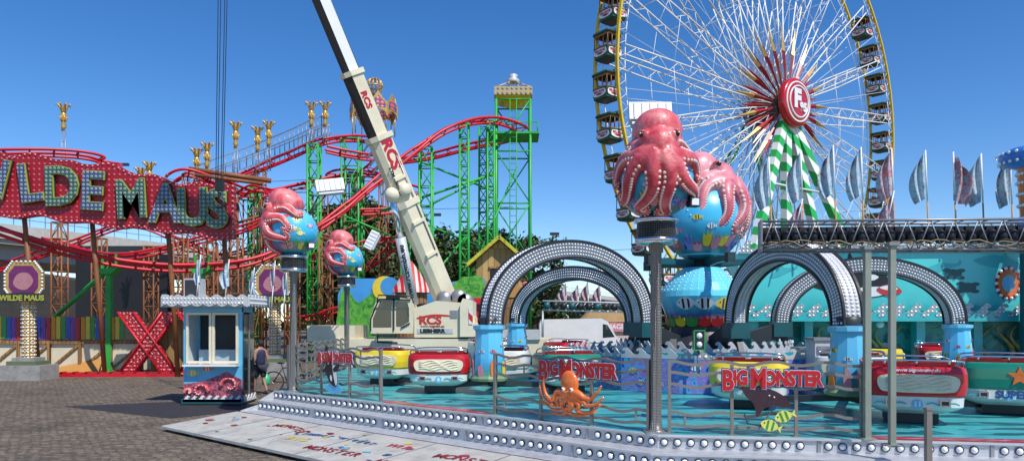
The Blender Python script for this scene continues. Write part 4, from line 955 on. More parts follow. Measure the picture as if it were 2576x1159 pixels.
for ch,px,py,rot,sz,fm in(('W',-120,452,.1,2.3,GRNBRK),('I',12,458,-.25,2.1,BLUBRK),('L',80,466,.14,2.1,BLUBRK),('D',160,474,.04,2.15,GRNBRK),('E',236,486,-.06,2.1,BLUBRK),('M',335,506,.06,2.1,GRNBRK),('A',420,518,-.02,2.1,BLUBRK),('U',489,527,.04,2.05,GRNBRK),('S',549,531,.02,2.1,GRNBRK)):
    x,z=sg(px,py); MM=M@Matrix.Translation((x,z,0))@Matrix.Rotation(rot,4,'Z'); g=MB(); sx=.78 if ch in 'M' else (.84 if ch=='A' else .9)
    g.text(ch,MM,sz,DARK,.05,.1,sx=sx); g.text(ch,MM,sz,YG,.03,.085,z=.1,sx=sx); g.text(ch,MM,sz,fm,.02,.052,z=.165,sx=sx); part(T,'letter',g)
g=MB()
for px in(60,230,420,560): g.rod(S(px,530,SD+.5),V((X(px,SD+.5),SD+1.5,0)),.1,RUST); g.rod(S(px,440,SD+.4),S(px,440,SD+3),.07,RUST)
part(T,'support_frame',g)

# cross shaped sign
T=thing('bulb_cross_sign',(X(380,31),31,0),'red bulb-covered XX letters standing on the cobbles','sign')
for cxp in(380,528):
    g=MB(); M=face((X(cxp,31),31,0),.05)
    for s in(-1,1):
        g.prism([(s*-1.3,.02),(s*-.65,.02),(s*1.25,2.75),(s*.6,2.75)] if s>0 else [(1.3,.02),(.65,.02),(-1.25,2.75),(-.6,2.75)],M,.28 if s>0 else .3,BBXX)
        a=M@V((s*-1.3,.02,.33)); b=M@V((s*.6,2.75,.33)); c=M@V((s*-.65,.02,.33)); d=M@V((s*1.25,2.75,.33))
        g.rod(a,b,.05,TRED); g.rod(c,d,.05,TRED)
        for k in range(16):
            for e in(.3,.7):
                P=a.lerp(b,(k+.5)/16).lerp(c.lerp(d,(k+.5)/16),e); g.bulb(P+V((0,.02,0)),(0,-1,0),.045,RBLB,5)
    part(T,'letter',g)
g=MB(); g.box((X(470,31),31.5,1.3),(3.6,.1,2.3),WOODG); part(T,'backing_panel',g)
g=MB(); a=gp(20,948); b=gp(450,946); g.beam(a+Zz*.1,b+Zz*.1,.22,.2,TRED); 
for k in range(14): p=a.lerp(b,(k+.5)/14); g.box(p+Zz*.21,(.1,.3,.03),DRED)
solo('steel_beam',g,a,'long red steel beam lying on the cobbles','beam')
g=MB(); P=gp(160,938); q4=[V((P.x-.6,P.y-.6,.02)),V((P.x+2.2,P.y-1.2,.02)),V((P.x+2.0,P.y-.3,.85)),V((P.x-.9,P.y+.4,.78))]
g.add(q4,[(0,1,2,3)],PLY); g.add([v+V((0,.05,0)) for v in q4],[(3,2,1,0)],PLY)
solo('plywood_board',g,P,'orange-brown plywood board leaning beside the fence','board')

MOSS=paint('mossy stone',(.12,.16,.08),.9,bump=.5); SPUR=paint('sign purple',(.16,.02,.12),.4); SROS=paint('sign rose',(.45,.2,.22),.5)
def polesign(px,d,label):
    x=X(px,d); T=thing('pole_sign',(x,d,0),label,'sign','small lettered pole signs'); g=MB()
    g.lathe([(.24,.9),(.24,3.1),(.32,3.15),(.32,3.25)],GOLDB,14,(x,d,0),sm=False)
    for z in[1.0+.16*i for i in range(13)]:
        for q in range(10): a=2*pi*q/10; g.bulb((x+.24*cos(a),d+.24*sin(a),z),(cos(a),sin(a),0),.04,BULB,5)
    part(T,'post',g); g=MB(); g.box((x,d,.3),(1.7,1.2,.6),STONE); g.box((x,d,.68),(1.2,.9,.16),MOSS); g.box((x,d,.83),(.9,.7,.14),STONE); part(T,'plinth',g)
    M=face((x,d-.15,4.0)); g=MB(); oct_=[(-.75,-.35),(-.75,.35),(-.45,.75),(.45,.75),(.75,.35),(.75,-.35),(.5,-.7),(-.5,-.7)]
    g.prism(oct_[::-1],M,.15,GOLD); g.prism([(a*.78,b*.78) for a,b in oct_][::-1],M,.02,SPUR,.152); g.blob([(-.4,-.1),(-.2,.25),(.2,.28),(.4,-.05),(.15,-.36),(-.2,-.34)],M,SROS,.175,.01)
    for i in range(8):
        a=V((*oct_[i],.16)); b=V((*oct_[(i+1)%8],.16))
        for j in range(5): g.bulb(M@a.lerp(b,j/5),(0,-1,0),.055,BULB,5)
    part(T,'face_panel',g); g=MB(); M2=M@Matrix.Translation((0,-.72,.2)); g.prism([(-.85,-.2),(-.8,.18),(0,.24),(.8,.18),(.85,-.2),(0,-.12)][::-1],M2,.05,DARK); g.text('WILDE MAUS',M2,.3,YG,.01,.012,z=.055); part(T,'name_plate',g)
polesign(72,29,'gold bulb post sign reading WILDE MAUS on stone plinth'); polesign(692,31,'second gold bulb post sign behind the ticket booth')

T=thing('picket_fence',(X(150,32),32,0),'rainbow coloured picket fence above timber framed panels','fence'); g=MB()
rb=[(.5,.03,.03),(.7,.3,.02),(.7,.6,.05),(.05,.35,.08),(.04,.12,.5),(.25,.05,.35)]; rbm=[paint('picket colour %d'%i,c,.5,var=.1) for i,c in enumerate(rb)]
x0=-26; i=0
while x0<X(315,32): g.box((x0,32,2.05+.03*sin(i)),(.17,.04,1.0),rbm[i%6]); x0+=.22; i+=1
part(T,'picket',g); g=MB(); g.box((-22,32.05,1.5),(11.5,.06,.08),WOOD); g.box((-22,32.05,2.35),(11.5,.06,.08),WOOD); g.box((-22,32.1,.75),(11.6,.08,1.35),CREAM); g.box((-22,32.0,1.42),(11.6,.1,.14),WOOD); g.box((-22,32.0,.1),(11.6,.1,.18),WOOD)
for k in range(9):
    xx=-27.6+k*1.38; g.box((xx,32.0,.75),(.12,.1,1.2),WOOD)
    if k<8: g.beam((xx,32.0,.2),(xx+1.38,32.0,1.35),.05,.1,WOOD)
part(T,'timber_panel',g)
T=thing('screen_wall',(X(305,44),44,0),'large black screen wall under the elevated road','screen'); g=MB(); a=S(195,640,44); b=S(425,800,44); g.box(((a.x+b.x)/2,44,(a.z+b.z)/2),(b.x-a.x,.4,a.z-b.z),BLACK); part(T,'screen',g); g=MB()
for xx in(a.x,b.x): g.rod((xx,44.3,0),(xx,44.3,a.z+.6),.12,DARK)
g.beam((a.x,44.3,a.z+.4),(b.x,44.3,a.z+.4),.3,.3,DARK); part(T,'frame',g)
DG=paint('dark shed cladding',(.05,.045,.04),.8,var=.3)
g=MB(); g.box((-36,52,2.2),(22,6,4.4),DG); g.prism([(-11.3,0),(11.3,0),(0,1.6)],face((-36,49,4.4)),-6,DG); solo('storage_shed',g,(-36,49,0),'low dark cladded shed beneath the bridge','shed')

# ------------------------------------------------------------ elevated road bridge
T=thing('road_bridge',(-28,76,0),'long pale concrete elevated road with steel railing','bridge')
ba=V((-52,18,0)); bb=V((70,312,0)); bd_=(bb-ba).normalized(); bn=V((bd_.y,-bd_.x,0))
if bn.x<0: bn=-bn
g=MB(); 
for w,z,h in((6,8.4,.7),(5.0,7.5,1.1)): g.beam(ba-bn*6+Zz*z,bb-bn*6+Zz*z,w*2,h,CONC)
g.beam(ba+bn*.05+Zz*8.95,bb+bn*.05+Zz*8.95,.3,1.1,paint('parapet',(.52,.5,.45),.8)); part(T,'deck',g)
g=MB(); BR=paint('railing blue grey',(.2,.27,.36),.5)
g.beam(ba+Zz*10.5,bb+Zz*10.5,.08,.08,BR); g.beam(ba+Zz*10.0,bb+Zz*10.0,.05,.05,BR)
L=(bb-ba).length; n=int(L/1.2)
for k in range(n): p=ba.lerp(bb,k/n); g.beam(p+Zz*9.4,p+Zz*10.5,.05,.05,BR)
part(T,'railing',g); g=MB()
for k in range(12): p=ba.lerp(bb,(k+.5)/12)-bn*6; g.box(p+Zz*3.5,(5,1.6,7),CONC,yaw=math.atan2(bd_.y,bd_.x)+pi/2)
part(T,'pier',g)

# ------------------------------------------------------------ painted scenery, silo, hut
T=thing('scenery_wall',S(1030,850,35),'painted backdrop of green trees, blue sky and moon','scenery panel'); M=face((0,35,0)); 
def s5(px,py,d=35): return ((px-CX)/F*d,HC+(HY-py)/F*d)
SKP=paint('painted sky',(.06,.32,.7),.5,scale=.5,var=.25); HILL=mural('painted bushes',[(.02,.12,.02),(.05,.28,.03),(.14,.45,.05),(.04,.2,.03)],2.2)
g=MB(); g.prism([s5(*p) for p in((850,860),(1220,860),(1220,700),(1160,705),(1060,720),(950,700),(870,700),(850,740))][::-1],M,-.2,SKP); part(T,'panel',g)
g=MB(); g.blob([s5(*p) for p in((860,858),(1000,858),(1010,790),(985,735),(940,735),(900,760),(870,720),(852,770))],M,HILL,.01,.03); g.blob([s5(*p) for p in((1080,858),(1215,858),(1218,710),(1180,695),(1140,715),(1110,770))],M,HILL,.01,.03)
cx,cz=s5(968,725); g.blob([(cx+.6*cos(a),cz+.6*sin(a)) for a in[k*pi/5 for k in range(10)]],M,YEL,.05,.02); g.blob([(cx+.25+.45*cos(a),cz+.1+.45*sin(a)) for a in[k*pi/5 for k in range(10)]],M,SKP,.075,.01)
part(T,'painted_scenery',g)
T=thing('wooden_silo',(X(1040,34),34,0),'round plank silo with red striped conical roof','silo'); g=MB(); x=X(1035,34); g.lathe([(.75,0),(.75,3.9)],WOOD,20,(x,34,0),sm=False); part(T,'wall',g); g=MB(); g.lathe([(.95,3.7),(.9,3.85),(.45,4.6),(.03,5.2)],RWR,20,(x,34,0),sm=False); part(T,'roof',g); g=MB(); g.lathe([(.77,1.5),(.79,1.5),(.79,1.6),(.77,1.6)],DARK,20,(x,34,0)); g.lathe([(.77,3.1),(.79,3.1),(.79,3.2),(.77,3.2)],DARK,20,(x,34,0)); part(T,'hoop',g)
T=thing('wooden_hut',(X(1258,36),36,0),'plank hut with mossy yellow gable roof above scenery','hut'); x=X(1256,36); g=MB()
zz=S(0,655,36).z; g.box((x,37,zz/2),(2.3,2,zz),WOODG); g.prism([(-1.15,0),(1.15,0),(0,1.0)],face((x,36,zz)),-2,WOODG); part(T,'wall',g); g=MB()
YR=paint('mossy yellow roof',(.5,.46,.04),.7,var=.5,scale=5,bump=.5)
for s in(-1,1):
    a=V((x,36.8,zz+1.15)); b=V((x+s*1.6,36.8,zz-.25)); g.beam(a,b,2.6,.16,YR,up=V((-s*.4,0,.9)))
part(T,'roof',g); g=MB(); g.box((x-.1,35.98,zz-.9),(.7,.06,1.0),BLACK); g.box((x-.1,35.95,zz-.35),(.85,.08,.1),WOOD); g.box((x-.1,35.95,zz-1.45),(.85,.08,.1),WOOD); g.box((x-.1,35.94,zz-.9),(.06,.06,1.0),WOOD); part(T,'window',g)
g=MB(); g.prism([s5(1200,748,35.5),s5(1330,748,35.5),s5(1300,712,35.5),s5(1215,706,35.5)],face((0,35.3,0)),-1.2,PLY); g.box((x,35.5,1.9),(2.5,.3,3.2),WOOD); part(T,'porch',g)
g=MB(); g.box((X(1210,33.8),33.8,1.7),(.8,.3,3.4),TRED); g.box((X(1195,33.8),33.6,3.3),(1.2,.3,.3),TRED); solo('red_gate_frame',g,(X(1210,33.8),33.8,0),'red painted gate frame beside the plank hut','gate')

# ------------------------------------------------------------ mobile crane
T=thing('mobile_crane',(X(1100,28),28,0),'cream mobile crane with raised telescopic boom','crane')
g=MB(); xc=X(1080,28); g.box((xc+.3,28.2,1.35),(9,2.5,.7),CREAM); g.box((xc+.3,28.2,.9),(8.6,1.4,.5),DARK); g.box((xc-3.6,28.2,1.9),(1.8,2.4,.6),CREAM); g.box((xc+3.2,28.0,1.85),(2.2,2.3,.35),LGREY); part(T,'chassis',g)
for k in range(4):
    for s in(-1.1,1.1): 
        g=MB(); MW=Matrix.Translation((xc-3+k*2.1,28.2+s,.65))@Matrix.Rotation(pi/2,4,'X'); g.lathe([(.3,-.2),(.6,-.22),(.65,-.12),(.65,.12),(.6,.22),(.3,.2)],RUBBER,20,M=MW); g.lathe([(0,-.1),(.32,-.16),(.32,.16),(0,.1)],LGREY,14,M=MW); part(T,'wheel',g)
g=MB(); M=face((0,27.0,0))
def s7(px,py,d=27): return ((px-CX)/F*d,HC+(HY-py)/F*d)
g.prism([s7(*p) for p in((1042,848),(1150,848),(1192,848),(1194,800),(1175,762),(1098,756),(1042,775))],M,-2.2,CREAM)
g.prism([s7(*p) for p in((1050,838),(1140,838),(1140,826),(1050,826))],M,.02,LGREY); g.prism([s7(*p) for p in((1132,800),(1150,800),(1150,780),(1132,780))],M,.02,GREY); part(T,'superstructure',g)
g=MB(); g.prism([s7(*p) for p in((1158,846),(1212,846),(1212,815),(1190,812),(1190,756),(1165,750),(1158,765))],face((0,26.85,0)),-2.6,CRM2); g.prism([s7(*p) for p in((1180,815),(1190,815),(1190,790),(1180,775))],face((0,26.83,0)),.01,RWM); part(T,'counterweight',g)
g=MB(); 
for p in((1120,752),(1155,748),(1172,758)): c=S(*p,27.8); MW=Matrix.Translation(c)@Matrix.Rotation(pi/2,4,'X'); g.lathe([(0,-.4),(.3,-.4),(.3,-.35),(.22,-.34),(.22,.34),(.3,.35),(.3,.4),(0,.4)],GREY,18,M=MW)
part(T,'winch',g)
g=MB(); g.text('RCS',M@Matrix.Translation((*s7(1082,806),0)),.42,RED,.004,.018,z=.004,sx=1.15); g.text('www.rcsgmbh.eu',M@Matrix.Translation((*s7(1088,820),0)),.13,DRED,.003,.003,z=.004); g.text('LIEBHERR',M@Matrix.Translation((*s7(1088,832),0)),.2,BLACK,.003,.012,z=.024,sx=1.1)
g.blob([s7(*p) for p in((1050,798),(1090,790),(1130,792),(1130,796),(1090,795),(1055,802))],M,RED,.004,.004); part(T,'lettering',g)
cb=[(930,838),(1040,838),(1042,775),(1035,752),(975,745),(950,750),(932,800)]
g=MB(); MC=face((0,26.9,0)); g.prism([s7(*p) for p in cb],MC,-1.1,CREAM); part(T,'cab',g)
g=MB(); g.prism([s7(*p) for p in((940,800),(958,757),(978,752),(986,754),(986,822),(940,822))],MC,.015,GLASS); g.prism([s7(*p) for p in((998,758),(1026,760),(1030,775),(1030,808),(1010,820),(998,820))],MC,.015,GLASS)
for a,b in(((934,802),(955,752)),((992,750),(992,830)),((955,752),(1034,754)),((934,802),(934,832)),((1010,824),(1032,812))): 
    g.beam(MC@V((*s7(*a),.03)),MC@V((*s7(*b),.03)),.05,.05,DARK)
part(T,'cab_window',g)
g=MB(); g.tube([S(948,760,26.6),S(952,742,26.6),S(1035,744,26.6),S(1040,762,26.6)],.03,DARK,6); g.box(S(990,747,26.9),(.5,.4,.1),BLACK); part(T,'roof_guard',g)
g=MB(); g.tube([S(950,838,26.8),S(950,860,26.7),S(1000,862,26.7)],.04,DARK,5); g.box(S(965,842,26.6),(.8,.4,.06),DARK); part(T,'footstep',g)
B0=S(1122,762,28); TIP=S(572,-560,22); bt=(TIP-B0).normalized(); bs=bt.cross(Zz).normalized()
if bs.x<0: bs=-bs
bu=bs.cross(bt)
if bu.z<0: bu=-bu
LB=(TIP-B0).length
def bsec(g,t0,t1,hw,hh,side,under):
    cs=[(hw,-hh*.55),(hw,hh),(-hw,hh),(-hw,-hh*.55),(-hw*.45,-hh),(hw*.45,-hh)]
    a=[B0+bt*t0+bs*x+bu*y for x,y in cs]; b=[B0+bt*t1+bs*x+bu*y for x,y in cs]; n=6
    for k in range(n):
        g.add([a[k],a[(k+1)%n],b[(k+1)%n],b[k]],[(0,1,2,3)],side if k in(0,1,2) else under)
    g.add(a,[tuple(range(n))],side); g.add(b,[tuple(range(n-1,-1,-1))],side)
def tb_(py):
    lo,hi=0,LB
    for _ in range(40):
        m=(lo+hi)/2; P=B0+bt*m; y=HY-(P.z-HC)/P.y*F
        if y>py: lo=m
        else: hi=m
    return lo
t1=tb_(342); t2=tb_(182)
g=MB(); bsec(g,-.5,t1,.31,.39,CREAM,CREAM); bsec(g,t1-.18,t1,.37,.46,CRM2,CRM2); bsec(g,tb_(520),tb_(505),.37,.45,CRM2,CRM2)
for py in(640,560,450): t=tb_(py); g.box((0,0,0),(.1,.12,.5),CRM2,M=frame(bs,bt,B0+bt*t+bs*.33))
g.rod(B0+bt*tb_(650)+bs*.33+bu*.25,B0+bt*tb_(400)+bs*.33+bu*.25,.03,GREY,6)
for k in range(7): g.rod(B0+bt*(t1-.2-k*.28)-bs*.3-bu*.3,B0+bt*(t1-.35-k*.28)-bs*.62-bu*.35,.04,LGREY,5)
part(T,'boom_section',g,'cream base boom section')
g=MB(); bsec(g,t1,t2,.26,.32,CREAM,BLACK); bsec(g,t2-.15,t2+.02,.32,.38,CRM2,CRM2); part(T,'boom_section',g,'middle boom section with underside blackened for shade')  # black under faces put the boom's shade into the colour
g=MB(); bsec(g,t2,LB*.78,.2,.26,WHITE,BLACK); bsec(g,LB*.78,LB,.18,.22,WHITE,BLACK); part(T,'boom_section',g,'slim upper boom section with underside blackened for shade')  # under faces again carry shade as a black colour
g=MB(); P=B0+bt*LB; g.box(P,(.5,.5,.7),CREAM); 
g.lathe([(.3,-.1),(.35,-.1),(.35,.1),(.3,.1)],GREY,16,M=Matrix.Translation(P)@Matrix.Rotation(pi/2,4,'X')); part(T,'boom_head',g)
g=MB()
def btext(st,py,off,size,mat,o,w=0):
    Mx=frame(-bt,bu,B0+bt*tb_(py)+bs*off+bu*w)
    if (Mx.to_3x3()@V((0,0,1))).dot(bs)<0: Mx=frame(-bt,-bu,B0+bt*tb_(py)+bs*off+bu*w)
    g.text(st,Mx,size,mat,.005,o,z=.002)
btext('RCS',392,.315,.62,RED,.03,.06); btext('LTM 1060-4.1',455,.315,.19,BLACK,.006,-.22); btext('RCS',255,.265,.34,RED,.015,0); part(T,'boom_lettering',g)
g=MB(); c0=S(1040,765,27.3); c1=B0+bt*tb_(480)+bs*.1-bu*.45; m=c0.lerp(c1,.62); g.tube([c0,m],.2,LGREY,14); g.tube([m,c1],.13,CHROME,14); g.ball(c1,.28,CRM2,12,8); cd=(c1-c0).normalized()
yv=cd.cross(V((0,-1,0))); o_=c0.lerp(c1,.3)+V((0,-.205,0)); Mx=frame(cd,yv,o_)
if (Mx.to_3x3()@V((0,0,1))).y>0: Mx=frame(cd,-yv,o_)
g.text('www.rcsgmbh.eu',Mx,.3,BLACK,.003,.006,z=.004); part(T,'luffing_cylinder',g)
g=MB(); MW=Matrix.Translation(B0+bt*tb_(480)+bs*.27)@(bs.to_track_quat('Z','Y').to_matrix().to_4x4()); g.lathe([(0,.22),(.22,.22),(.25,.1),(.25,-.1)],CRM2,18,M=MW); part(T,'pivot_pin',g)
g=MB(); HK=S(553,500,21.6)
for i,o in enumerate((-.2,-.1,.06,.15)): g.rod(P+V((o,0,-.2)),HK+V((o*.6,0,.55)),.013,DARK,4)
g.rod(P+bu*.3,B0+bu*.55+bt*1,.013,DARK,4); g.rod(B0+bt*t2+bu*.5,S(1150,750,28),.018,DARK,4); part(T,'hoist_rope',g)
g=MB(); g.box(HK+V((0,0,.4)),(.22,.18,.32),BLACK); g.tube(catmull([HK+V(q) for q in((0,0,.2),(0,0,.02),(.12,0,-.1),(.07,0,-.24),(-.08,0,-.24),(-.14,0,-.12))],5),[.045]*20+[.035]*4+[.02]*2,BLACK,8); part(T,'hook_block',g)
T2=thing('outrigger_container',(X(895,29),29,0),'red steel container with striped outrigger plates beside crane','container'); x=X(893,29); g=MB(); g.box((x,29.5,.75),(1.3,1.6,1.5),RED)
for k in range(6): g.box((x-.5+.2*k,28.68,.75),(.06,.04,1.4),DRED)
part(T2,'container',g); g=MB(); g.box((X(826,28.5),28.7,1.35),(1.0,1.0,.35),RWM); g.box((X(826,28.5),28.7,.6),(.7,.7,1.15),DARK); part(T2,'striped_plate',g)

# ------------------------------------------------------------ ticket booth
bx0,bx1,by0,by1=-9.32,-7.66,20.3,21.25; bxc=(bx0+bx1)/2; byc=(by0+by1)/2; BD=by1-by0
T=thing('ticket_booth',(bxc,byc,0),'small blue ticket booth with coral mural and wavy roof','ticket booth')
g=MB(); g.box((bxc,byc,.62),(1.65,BD,1.0),SKYB); 
for x in(bx0+.05,bx1-.05):
    for y in(by0+.05,by1-.05): g.box((x,y,1.95),(.1,.1,1.66),SKYB)
g.box((bxc,byc,2.7),(1.66,BD+.01,.14),SKYB); g.box((bxc,by1-.05,1.9),(1.5,.04,1.5),DARK); g.box((bx0+.03,byc,1.9),(.04,BD-.2,1.5),WHITE); part(T,'body',g)
g=MB(); Mf=face((bxc,by0-.004,0)); g.prism([(-.82,.2),(.82,.2),(.82,.72),(.4,.95),(.1,.82),(-.3,.66),(-.82,.6)],Mf,.006,CORAL2); fish(g,Mf@Matrix.Translation((-.55,.9,0)),.3,YEL,WHITE,.007); fish(g,Mf@Matrix.Translation((-.15,1.02,0)),.26,ORNG,WHITE,.007)
for cx_,cz_,r0,sg_ in((-.35,.38,.24,1),(.5,.55,.26,-1),(-.65,.35,.15,-1)):
    pts=[Mf@V((cx_+sg_*(r0-.02*k)*cos(k*.55),cz_+(r0-.02*k)*sin(k*.55),.03)) for k in range(11)]; g.tube(catmull(pts,3),[.065*(1-.8*q/30) for q in range(31)],OCTO,7)
    for q in pts: g.bulb(q+V((0,-.04,0)),(0,-1,0),.022,SUCK,5)
Ms=face((bx1+.004,byc,0),pi/2); hb=BD/2-.02; g.prism([(-hb,.2),(hb,.2),(hb,.9),(-hb,.7)],Ms,.006,CORAL2); part(T,'sea_mural',g)
g=MB(); wave(g,(bx0,by0-.03,.12),(bx1,by0-.03,.12),.16,WHITE,.22,.02); g.box((bxc,byc,.1),(1.75,BD+.1,.14),DTEAL); wave(g,(bx1+.05,by0,.12),(bx1+.05,by1,.12),.16,WHITE,.22,.02); part(T,'plinth',g)
m,nt,b=base('clear glass'); b.inputs['Roughness'].default_value=.03; b.inputs['Alpha'].default_value=.3; nt.links.new(ramp(nt,noi(nt,objc(nt),3).outputs[0],[(.3,(.1,.13,.14)),(.7,(.3,.35,.35))]),b.inputs['Base Color']); BG=m
def win(x0_,x1_,z0_,z1_,Mx):
    g=MB(); t=.07
    for a,b,c,d in((x0_,x1_,z0_,z0_+t),(x0_,x1_,z1_-t,z1_),(x0_,x0_+t,z0_+t,z1_-t),(x1_-t,x1_,z0_+t,z1_-t)): g.box(((a+b)/2,(c+d)/2,.02),(b-a,d-c,.05),CRM2,M=Mx)
    w=part(T,'window_frame',g)
    g=MB(); g.box(((x0_+x1_)/2,(z0_+z1_)/2,.0),(x1_-x0_-.1,z1_-z0_-.1,.01),BG); part(w,'window_pane',g)
win(-.74,-.02,1.18,2.62,Mf); win(.0,.74,1.18,2.62,Mf)
g=MB(); g.box((0,1.42,.01),(BD-.14,2.3,.02),GLASS,M=Ms); g.box((0,1.42,.03),(.05,2.3,.03),GREY,M=Ms); g.box((.08,1.35,.06),(.03,.2,.05),CHROME,M=Ms); part(T,'door',g)
g=MB(); g.box((bxc,by0-.12,1.13),(1.5,.3,.05),WHITE); g.box((bxc,byc+.2,1.3),(1.2,.4,.5),LGREY); g.box((bxc+.3,byc+.1,1.75),(.3,.05,.25),BLACK); part(T,'counter',g)
g=MB(); ov=.36; xl,xr=bx0-ov-.06,bx1+ov-.06
g.box(((xl+xr)/2,byc,2.82),(xr-xl,BD+2*ov,.1),SILV); g.box(((xl+xr)/2,byc,2.98),(xr-xl+.03,BD+2*ov+.03,.06),LGREY)
for (a,b_) in(((xl,by0-ov),(xr,by0-ov)),((xr,by0-ov),(xr,by1+ov)),((xl,by1+ov),(xl,by0-ov))):
    a3=V((*a,2.88)); b3=V((*b_,2.88)); Mx=frame(b3-a3,Zz,a3); Lx=(b3-a3).length
    pts=[(Lx*k/40,.2+.045*sin(k*pi/3)) for k in range(41)]; g.prism(pts+[(q[0],q[1]-.27-.02*sin(k)) for k,q in enumerate(pts[::-1])],Mx,.05,LGREY)
    for k in range(int(Lx/.1)):
        nn=Mx.to_3x3()@V((0,0,1))
        for zz_ in(.0,.12): g.bulb(Mx@V((.05+k*.1,zz_,.05)),nn,.028,BULB,5)
part(T,'roof',g)
P=V((bx0+.1,by0+.5,3.33)); g=MB(); g.box(P,(.45,.4,.55),LGREY); g.box(P+V((0,-.21,0)),(.38,.02,.46),DARK); g.box(P-V((0,0,.3)),(.3,.3,.06),DARK); solo('loudspeaker',g,P,'grey loudspeaker box standing on the booth roof','loudspeaker')

# ------------------------------------------------------------ people, bicycle
def skin(name,verts,edges,rad,mat,lv=2,root=0):
    me=bpy.data.meshes.new(name); me.from_pydata([V(v) for v in verts],edges,[])
    o=bpy.data.objects.new('tmp',me); COL.objects.link(o); m=o.modifiers.new('s','SKIN'); m.use_smooth_shade=True
    for i,r in enumerate(rad): me.skin_vertices[0].data[i].radius=(r,r) if not isinstance(r,tuple) else r
    me.skin_vertices[0].data[root].use_root=True
    m2=o.modifiers.new('u','SUBSURF'); m2.levels=lv
    dg=bpy.context.evaluated_depsgraph_get(); r=bpy.data.meshes.new_from_object(o.evaluated_get(dg)); bpy.data.objects.remove(o)
    r.materials.clear(); r.materials.append(mat)
    for p in r.polygons: p.use_smooth=True; p.material_index=0
    return r
def person(loc,yaw,label,shirt,shorts):
    J=dict(pel=(0,0,.93),sp=(0,.0,1.12),ch=(0,-.01,1.36),nk=(0,.0,1.5),hd0=(0,.03,1.57),hd1=(0,.03,1.66),hd2=(0,.02,1.72),
      ls=(-.18,0,1.41),le=(-.23,-.05,1.13),lw=(-.22,.09,.9),lh=(-.22,.13,.83), rs=(.18,0,1.41),re=(.22,-.08,1.13),rw=(.22,.0,.88),rh=(.22,.02,.8),
      lp=(-.09,0,.88),lk=(-.1,.13,.49),la=(-.1,.17,.1),lt=(-.1,.3,.04), rp=(.09,0,.88),rk=(.1,-.02,.48),ra=(.1,-.22,.13),rt=(.1,-.1,.04))
    R=dict(pel=(.15,.11),sp=(.13,.1),ch=(.16,.11),nk=.055,hd0=.07,hd1=.09,hd2=.065,ls=.06,le=.042,lw=.028,lh=.034,rs=.06,re=.042,rw=.028,rh=.034,lp=.08,lk=.052,la=.038,lt=.032,rp=.08,rk=.052,ra=.038,rt=.032)
    K=list(J); E_=[('pel','sp'),('sp','ch'),('ch','nk'),('nk','hd0'),('hd0','hd1'),('hd1','hd2'),('ch','ls'),('ls','le'),('le','lw'),('lw','lh'),('ch','rs'),('rs','re'),('re','rw'),('rw','rh'),('pel','lp'),('lp','lk'),('lk','la'),('la','lt'),('pel','rp'),('rp','rk'),('rk','ra'),('ra','rt')]
    body=skin('body',[J[k] for k in K],[(K.index(a),K.index(b)) for a,b in E_],[R[k] for k in K],SKIN)
    T=thing('person',loc,label,'person'); T.rotation_euler=(0,0,yaw)
    pmesh(body,T,'body')
    def sub(keys,es,rd,mat,nm): 
        pmesh(skin(nm,[J[k] for k in keys],[(keys.index(a),keys.index(b)) for a,b in es],rd,mat),T,nm)
    J['tp']=(0,0,.9); J['nb']=(0,0,1.46)
    sub(['tp','sp','ch','nb'],[('tp','sp'),('sp','ch'),('ch','nb')],[(.2,.15),(.175,.14),(.2,.15),(.13,.1)],shirt,'shirt')
    J['lm']=tuple(V(J['lp']).lerp(V(J['lk']),.9)); J['rm']=tuple(V(J['rp']).lerp(V(J['rk']),.9))
    sub(['pel','lp','rp','lm','rm'],[('pel','lp'),('pel','rp'),('lp','lm'),('rp','rm')],[(.19,.15),.125,.125,.1,.1],shorts,'shorts')
    g=MB(); g.ball((0,0,1.69),(.086,.1,.078),HAIR,14,10); g.ball((0,-.025,1.65),(.088,.086,.09),HAIR,14,10); part(T,'hair',g,local=True)
    g=MB(); g.ball((0,.125,1.62),(.014,.025,.02),SKIN,8,6)
    for s in(-1,1): g.ball((s*.035,.108,1.65),.012,BLACK,6,4); g.ball((s*.092,.02,1.63),(.012,.02,.03),SKIN,8,6)
    g.ball((0,.112,1.58),(.025,.01,.006),DRED,8,4); part(T,'face',g,local=True)
    for s,h in((-1,'lh'),(1,'rh')):
        g=MB(); b=V(J[h])
        for k in range(4): o=V((0,-.03+.02*k,0)); g.tube([b+o,b+o+V((s*.004,.0,-.06)),b+o+V((-s*.02,.0,-.095+.008*abs(k-1.5)))],[.011,.01,.007],SKIN,6)
        g.tube([b+V((0,.03,.02)),b+V((-s*.01,.055,-.01)),b+V((-s*.02,.05,-.04))],[.012,.011,.008],SKIN,6); part(T,'hand',g,local=True)
    for s,a in((-1,'lt'),(1,'rt')):
        g=MB(); b=V(J[a]); g.ball(b+V((0,-.06,.01)),(.05,.15,.05),DARK,12,8); part(T,'shoe',g,local=True)
    return T
SHO=paint('dark shorts',(.03,.035,.05),.8)
pp=gp(655,990); person((pp.x,pp.y,0),.9,'walking man in navy tank top and dark shorts',NAVY,SHO)
bw=Matrix.Translation((pp.x,pp.y,0))@Matrix.Rotation(.9,4,'Z'); hp=bw@V((.22,.02,.72)); g=MB(); g.tube(catmull([hp,hp+V((.01,0,-.1)),hp+V((0,0,-.25)),hp+V((0,0,-.42)),hp+V((0,0,-.46))],4),[.012,.015,.02,.03,.05,.08,.1,.12,.13,.13,.13,.12,.11,.09,.07,.05,.03],BAGG,10); solo('plastic_bag',g,hp,'green plastic bag held in the hand of the walking man','bag')
T=thing('bicycle',(X(700,24),24,0),'dark bicycle parked beside the platform','bicycle'); bx=X(696,24)
